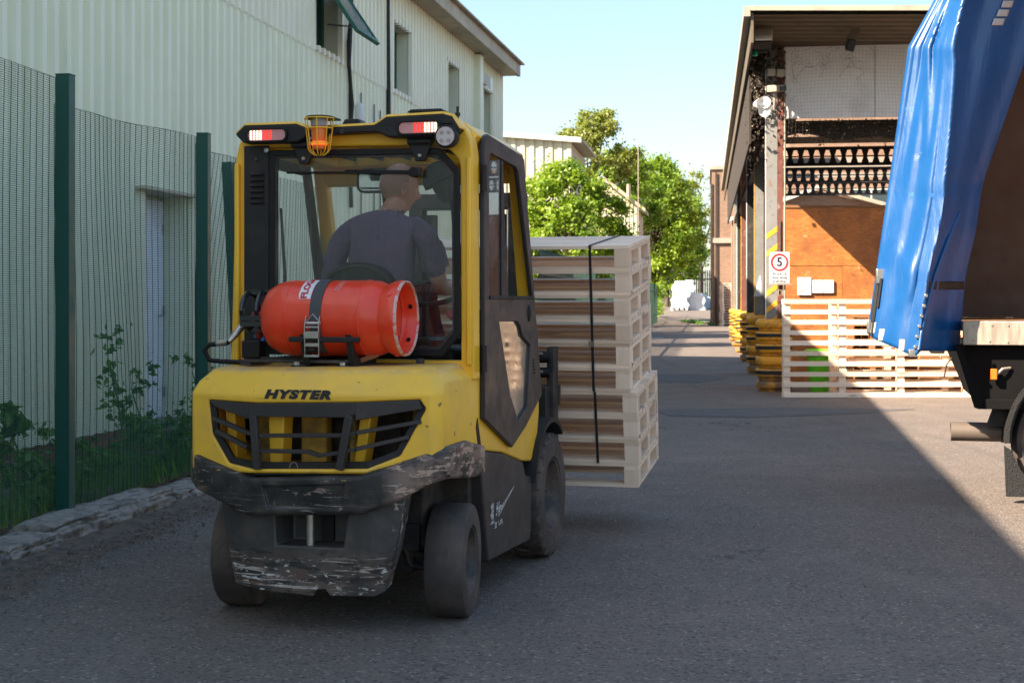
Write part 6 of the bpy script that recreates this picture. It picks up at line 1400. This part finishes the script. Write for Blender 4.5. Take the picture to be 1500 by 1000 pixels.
MB().prism([(-.03, 1.105), (.12, .76), (.14, .69), (1.3, .69), (1.3, 1.105)], 'y', .06, 2.2).build('locker', M['matt_black'], tk, bevel=.008)
MB().prism([(-.045, 1.10), (-.012, 1.10), (.135, .755), (.10, .69), (.075, .70)], 'y', .02, .058).build('locker_edge', M['matt_black'], tk)
MB().box(.1, 1.3, .03, .058, .69, .755).build('locker_step', M['matt_black'], tk, bevel=.004)
MB().prism([(.20, .688), (.16, .575), (.28, .565), (.42, .575), (.6, .56), (.6, .688)], 'y', .16, .18).build('heat_shield', M['grey_metal'], tk)
ex = MB().lathe([(.060, -.06), (.064, -.06), (.064, 1.4), (.060, 1.4), (.060, -.06)], (0, .28, .52), 'x', 28, cap=False).build('exhaust_pipe', mat('heat_stained_steel', (.15, .115, .09), .6, .2, var=.15, vs=8), tk, smooth=40)
MB().lathe([(.065, .26), (.069, .262), (.069, .285), (.065, .287)], (0, .28, .52), 'x', 28, cap=False).box(.262, .285, .2, .36, .575, .69).build('pipe_clamp', M['grey_metal'], ex)
MB().lathe([(.0, .3), (.059, .3)], (0, .28, .52), 'x', 20).build('pipe_inside', M['frame_in'], ex)
wx, wz, wr = .80, .475, .475
wh = MB().lathe([(.12, .14), (.36, .05), (.385, .0), (.40, -.01), (.40, .26)], (wx, .06, wz), 'y', 48, cap=False).lathe([(0, .06), (.12, .05), (.13, .14)], (wx, .06, wz), 'y', 32, cap=False).build('wheel', M['rim'], tk, smooth=35)
MB().lathe([(.40, .0), (.43, -.025), (.46, -.01), (wr, .03), (wr, .27), (.45, .3), (.40, .29)], (wx, .06, wz), 'y', 56, cap=False).build('tyre', M['tyre'], wh, smooth=35)
for k in range(24):
    t = k * math.pi / 12; MB().lathe([(.0, -.028), (.012, -.026), (.013, 0)], (wx + .372 * math.cos(t), .058, wz + .372 * math.sin(t)), 'y', 6).build('wheel_nut', M['rim'], wh)
for (nm, r0, r1, y0, y1, mm) in (('mudguard', .515, .535, -.02, .40, M['black']),):
    lp = []
    for k in range(25):
        t = R(-2 + k * 184 / 24); lp.append([(wx - r * math.cos(t), y, wz + .02 + r * math.sin(t)) for r, y in ((r0, y0), (r1, y0), (r1, y1), (r0, y1))])
    MB().loft(lp).build(nm, mm, tk, smooth=40)
lp = []
for k in range(19):
    t = R(-2 + k * 130 / 18); lp.append([(wx - r * math.cos(t), y, wz + .02 + r * math.sin(t)) for r, y in ((.500, -.03), (.5148, -.045), (.545, -.045), (.545, -.021))])
MB().loft(lp).build('mudguard_lip', M['mudflap'], tk, smooth=40)
MB().prism([(.255, .46), (.268, .13), (.40, .13), (.52, .13), (.36, .30), (.30, .43)], 'y', -.015, .0).build('mudflap', M['mudflap'], tk)
mk = MB().box(.175, .215, .0, .03, .885, .955).build('marker_lamp', M['orange_lens'], tk, bevel=.004)
MB().tube([(.215, .02, .92), (.25, .02, .955), (.30, .05, .96)], .010, 6).build('lamp_bracket', M['alu'], mk)
tl = MB().box(-.12, -.01, 2.0, 2.2, .98, 1.09).build('rear_lamp', M['black'], tk, bevel=.01)
MB().tube([(.03, 1.9, 1.1), (.06, 1.9, .98), (.0, 1.9, .9), (-.02, 1.9, .8)], .006, 5).build('lamp_cable', M['black'], tl)
TKI = (Matrix.Translation(tk.location) @ Matrix.Rotation(-TA, 4, 'Z')).inverted()
def interp(tab, v):
    for (v0, a0), (v1, a1) in zip(tab, tab[1:]):
        if v <= v1: return a0 + (a1 - a0) * max(0, (v - v0)) / (v1 - v0)
    return tab[-1][1]
UL = [(-140, 1402), (0, 1370), (70, 1331), (290, 1300), (490, 1271), (530, 1268)]
UR = [(-140, 1590), (0, 1524), (90, 1500), (270, 1437), (340, 1428), (400, 1413), (515, 1403), (530, 1403)]
RD = [(-140, .18), (0, .27), (100, .42), (290, .62), (500, .56), (530, .56)]
HEM = [(0, 488), (.1, 498), (.3, 508), (.5, 521), (.555, 520), (.58, 514), (1.0, 514)]
def curtain_pt(a, v, off=0):
    # v is height in the picture's units at the curtain's own distance: only used to lay out its real outline
    r = interp(RD, v); ul, ur = interp(UL, v), interp(UR, v)
    if a < r: q = a / r; Y = 9.42 - .38 * q ** .8
    else: q = (a - r) / (1 - r); Y = 9.04 + .46 * q ** .8
    top = max(0, min(1, (470 - v) / 500))
    if a < r:
        q = a / r
        s1 = math.sin((q + .12 * math.sin(q * 5 + 1)) * 2 * math.pi * 1.45 + v * .003 + .6); f1 = .045 * (.35 + .65 * top) * (abs(s1) ** .8 * (1 if s1 > 0 else -1)) + .012 * math.sin(q * 13 + v * .013) + .016 * top ** 2 * math.sin(q * 31 + v * .01)
        f1 += .045 * math.exp(-((q - .52 - (v - 140) * .0011) / .07) ** 2) * math.exp(-((v - 60) / 130) ** 2)
        f1 += .03 * math.exp(-((v - 395 - 60 * (q - .6)) / 22) ** 2) * math.exp(-((q - .62) / .25) ** 2) + .02 * math.exp(-((v - 445 + 90 * (q - .5)) / 16) ** 2) * q
        Y -= f1 * math.sin(math.pi * min(1, q * 1.2 + .05)) ** .5
    else:
        q = (a - r) / (1 - r); Y += .03 * math.sin(q * 9 + v * .006) * math.sin(math.pi * q)
    p = pix(ul + (ur - ul) * a, v, Y); p.y -= off; return p
NA, NV = 90, 120; loops = []
for j in range(NV + 1):
    lp = []
    for i in range(NA + 1):
        a = i / NA; vb = interp(HEM, a); v = vb + (-140 - vb) * j / NV; lp.append(curtain_pt(a, v))
    loops.append(lp)
cmb = MB(); cmb.loft(loops, cap=False, closed=False); cmb.xf(TKI)
cu = cmb.build('curtain', M['tarp'], tk, recalc=False, smooth=80)
sl = cu.modifiers.new('s', 'SOLIDIFY'); sl.thickness = .006; sl.offset = 1
def patch(a0, a1, v0, v1, m_, name, off=.012, n=6, parent=cu):
    mb = MB(); lps = []
    for j in range(n + 1):
        v = v0 + (v1 - v0) * j / n; lps.append([curtain_pt(a0 + (a1 - a0) * i / n, v, off) for i in range(n + 1)])
    mb.loft(lps, cap=False, closed=False); mb.xf(TKI); o = mb.build(name, m_, parent, recalc=False, smooth=80)
    s2 = o.modifiers.new('s', 'SOLIDIFY'); s2.thickness = .003; return o
for k, (a0, a1) in enumerate(((.12, .18), (.20, .255), (.275, .33), (.35, .41))): patch(a0, a1, 482 + k * 5, 499 + k * 5, M['reflective'], 'reflective_patch', .005)
SM = mat('scuffed_blue_seam', (.03, .13, .33), .3, var=.2, vs=8, dirt=[((.12, .24, .40), .5, .7, 12, .5, None)])
patch(.02, .60, 283, 290, SM, 'welded_seam', .004, 24)
patch(.05, .42, 158, 163, SM, 'welded_seam', .004, 24)
for k in range(5): patch(.62 + k * .012, .72 + k * .012, 28 - k * 13, 38 - k * 13, M['reflective'], 'reflective_patch')
patch(.0, .07, 472, 488, M['reflective'], 'reflective_patch')
patch(.60, 1.0, 412, 424, M['black'], 'webbing_band', .008)
mb = MB(); mb.tube([curtain_pt(a, v, .02) for a, v in ((.80, 312), (.72, 350), (.66, 400), (.60, 450), (.575, 485), (.56, 512))], .011, 8); mb.xf(TKI); mb.build('welted_edge', M['tarp'], cu, smooth=60)
mb = MB(); mb.tube([curtain_pt(.02, v, .03) for v in (412, 440, 470)], .016, 6).tube([curtain_pt(.05, v, .035) for v in (408, 430, 450)], .010, 6); mb.xf(TKI); bk = mb.build('tension_buckle', M['black'], cu)
mb = MB(); p = curtain_pt(.03, 405, .03); mb.obox(p, (.05, .03, .10)); p = curtain_pt(.0, 478, .03); mb.obox(p, (.04, .03, .09)); mb.xf(TKI); mb.build('buckle_plate', M['steel'], bk, bevel=.005)
mb = MB(); mb.tube([curtain_pt(.03, v, .03) for v in (450, 470, 492)], .008, 6); mb.xf(TKI); mb.build('buckle_strap', M['black'], cu)
mb = MB()
for k in range(6): mb.obox(curtain_pt(.52 + k * .012, 508 - k * 15, .02), (.022, .012, .022))
mb.obox(curtain_pt(.50, 517, .01), (.05, .03, .05)); mb.xf(TKI); mb.build('hem_fitting', M['steel'], cu, bevel=.004)
mb = MB(); mb.tube([curtain_pt(.995, v, .0) for v in range(-120, 515, 25)], .010, 6); mb.xf(TKI); mb.build('hem', M['tarp'], cu, smooth=60)
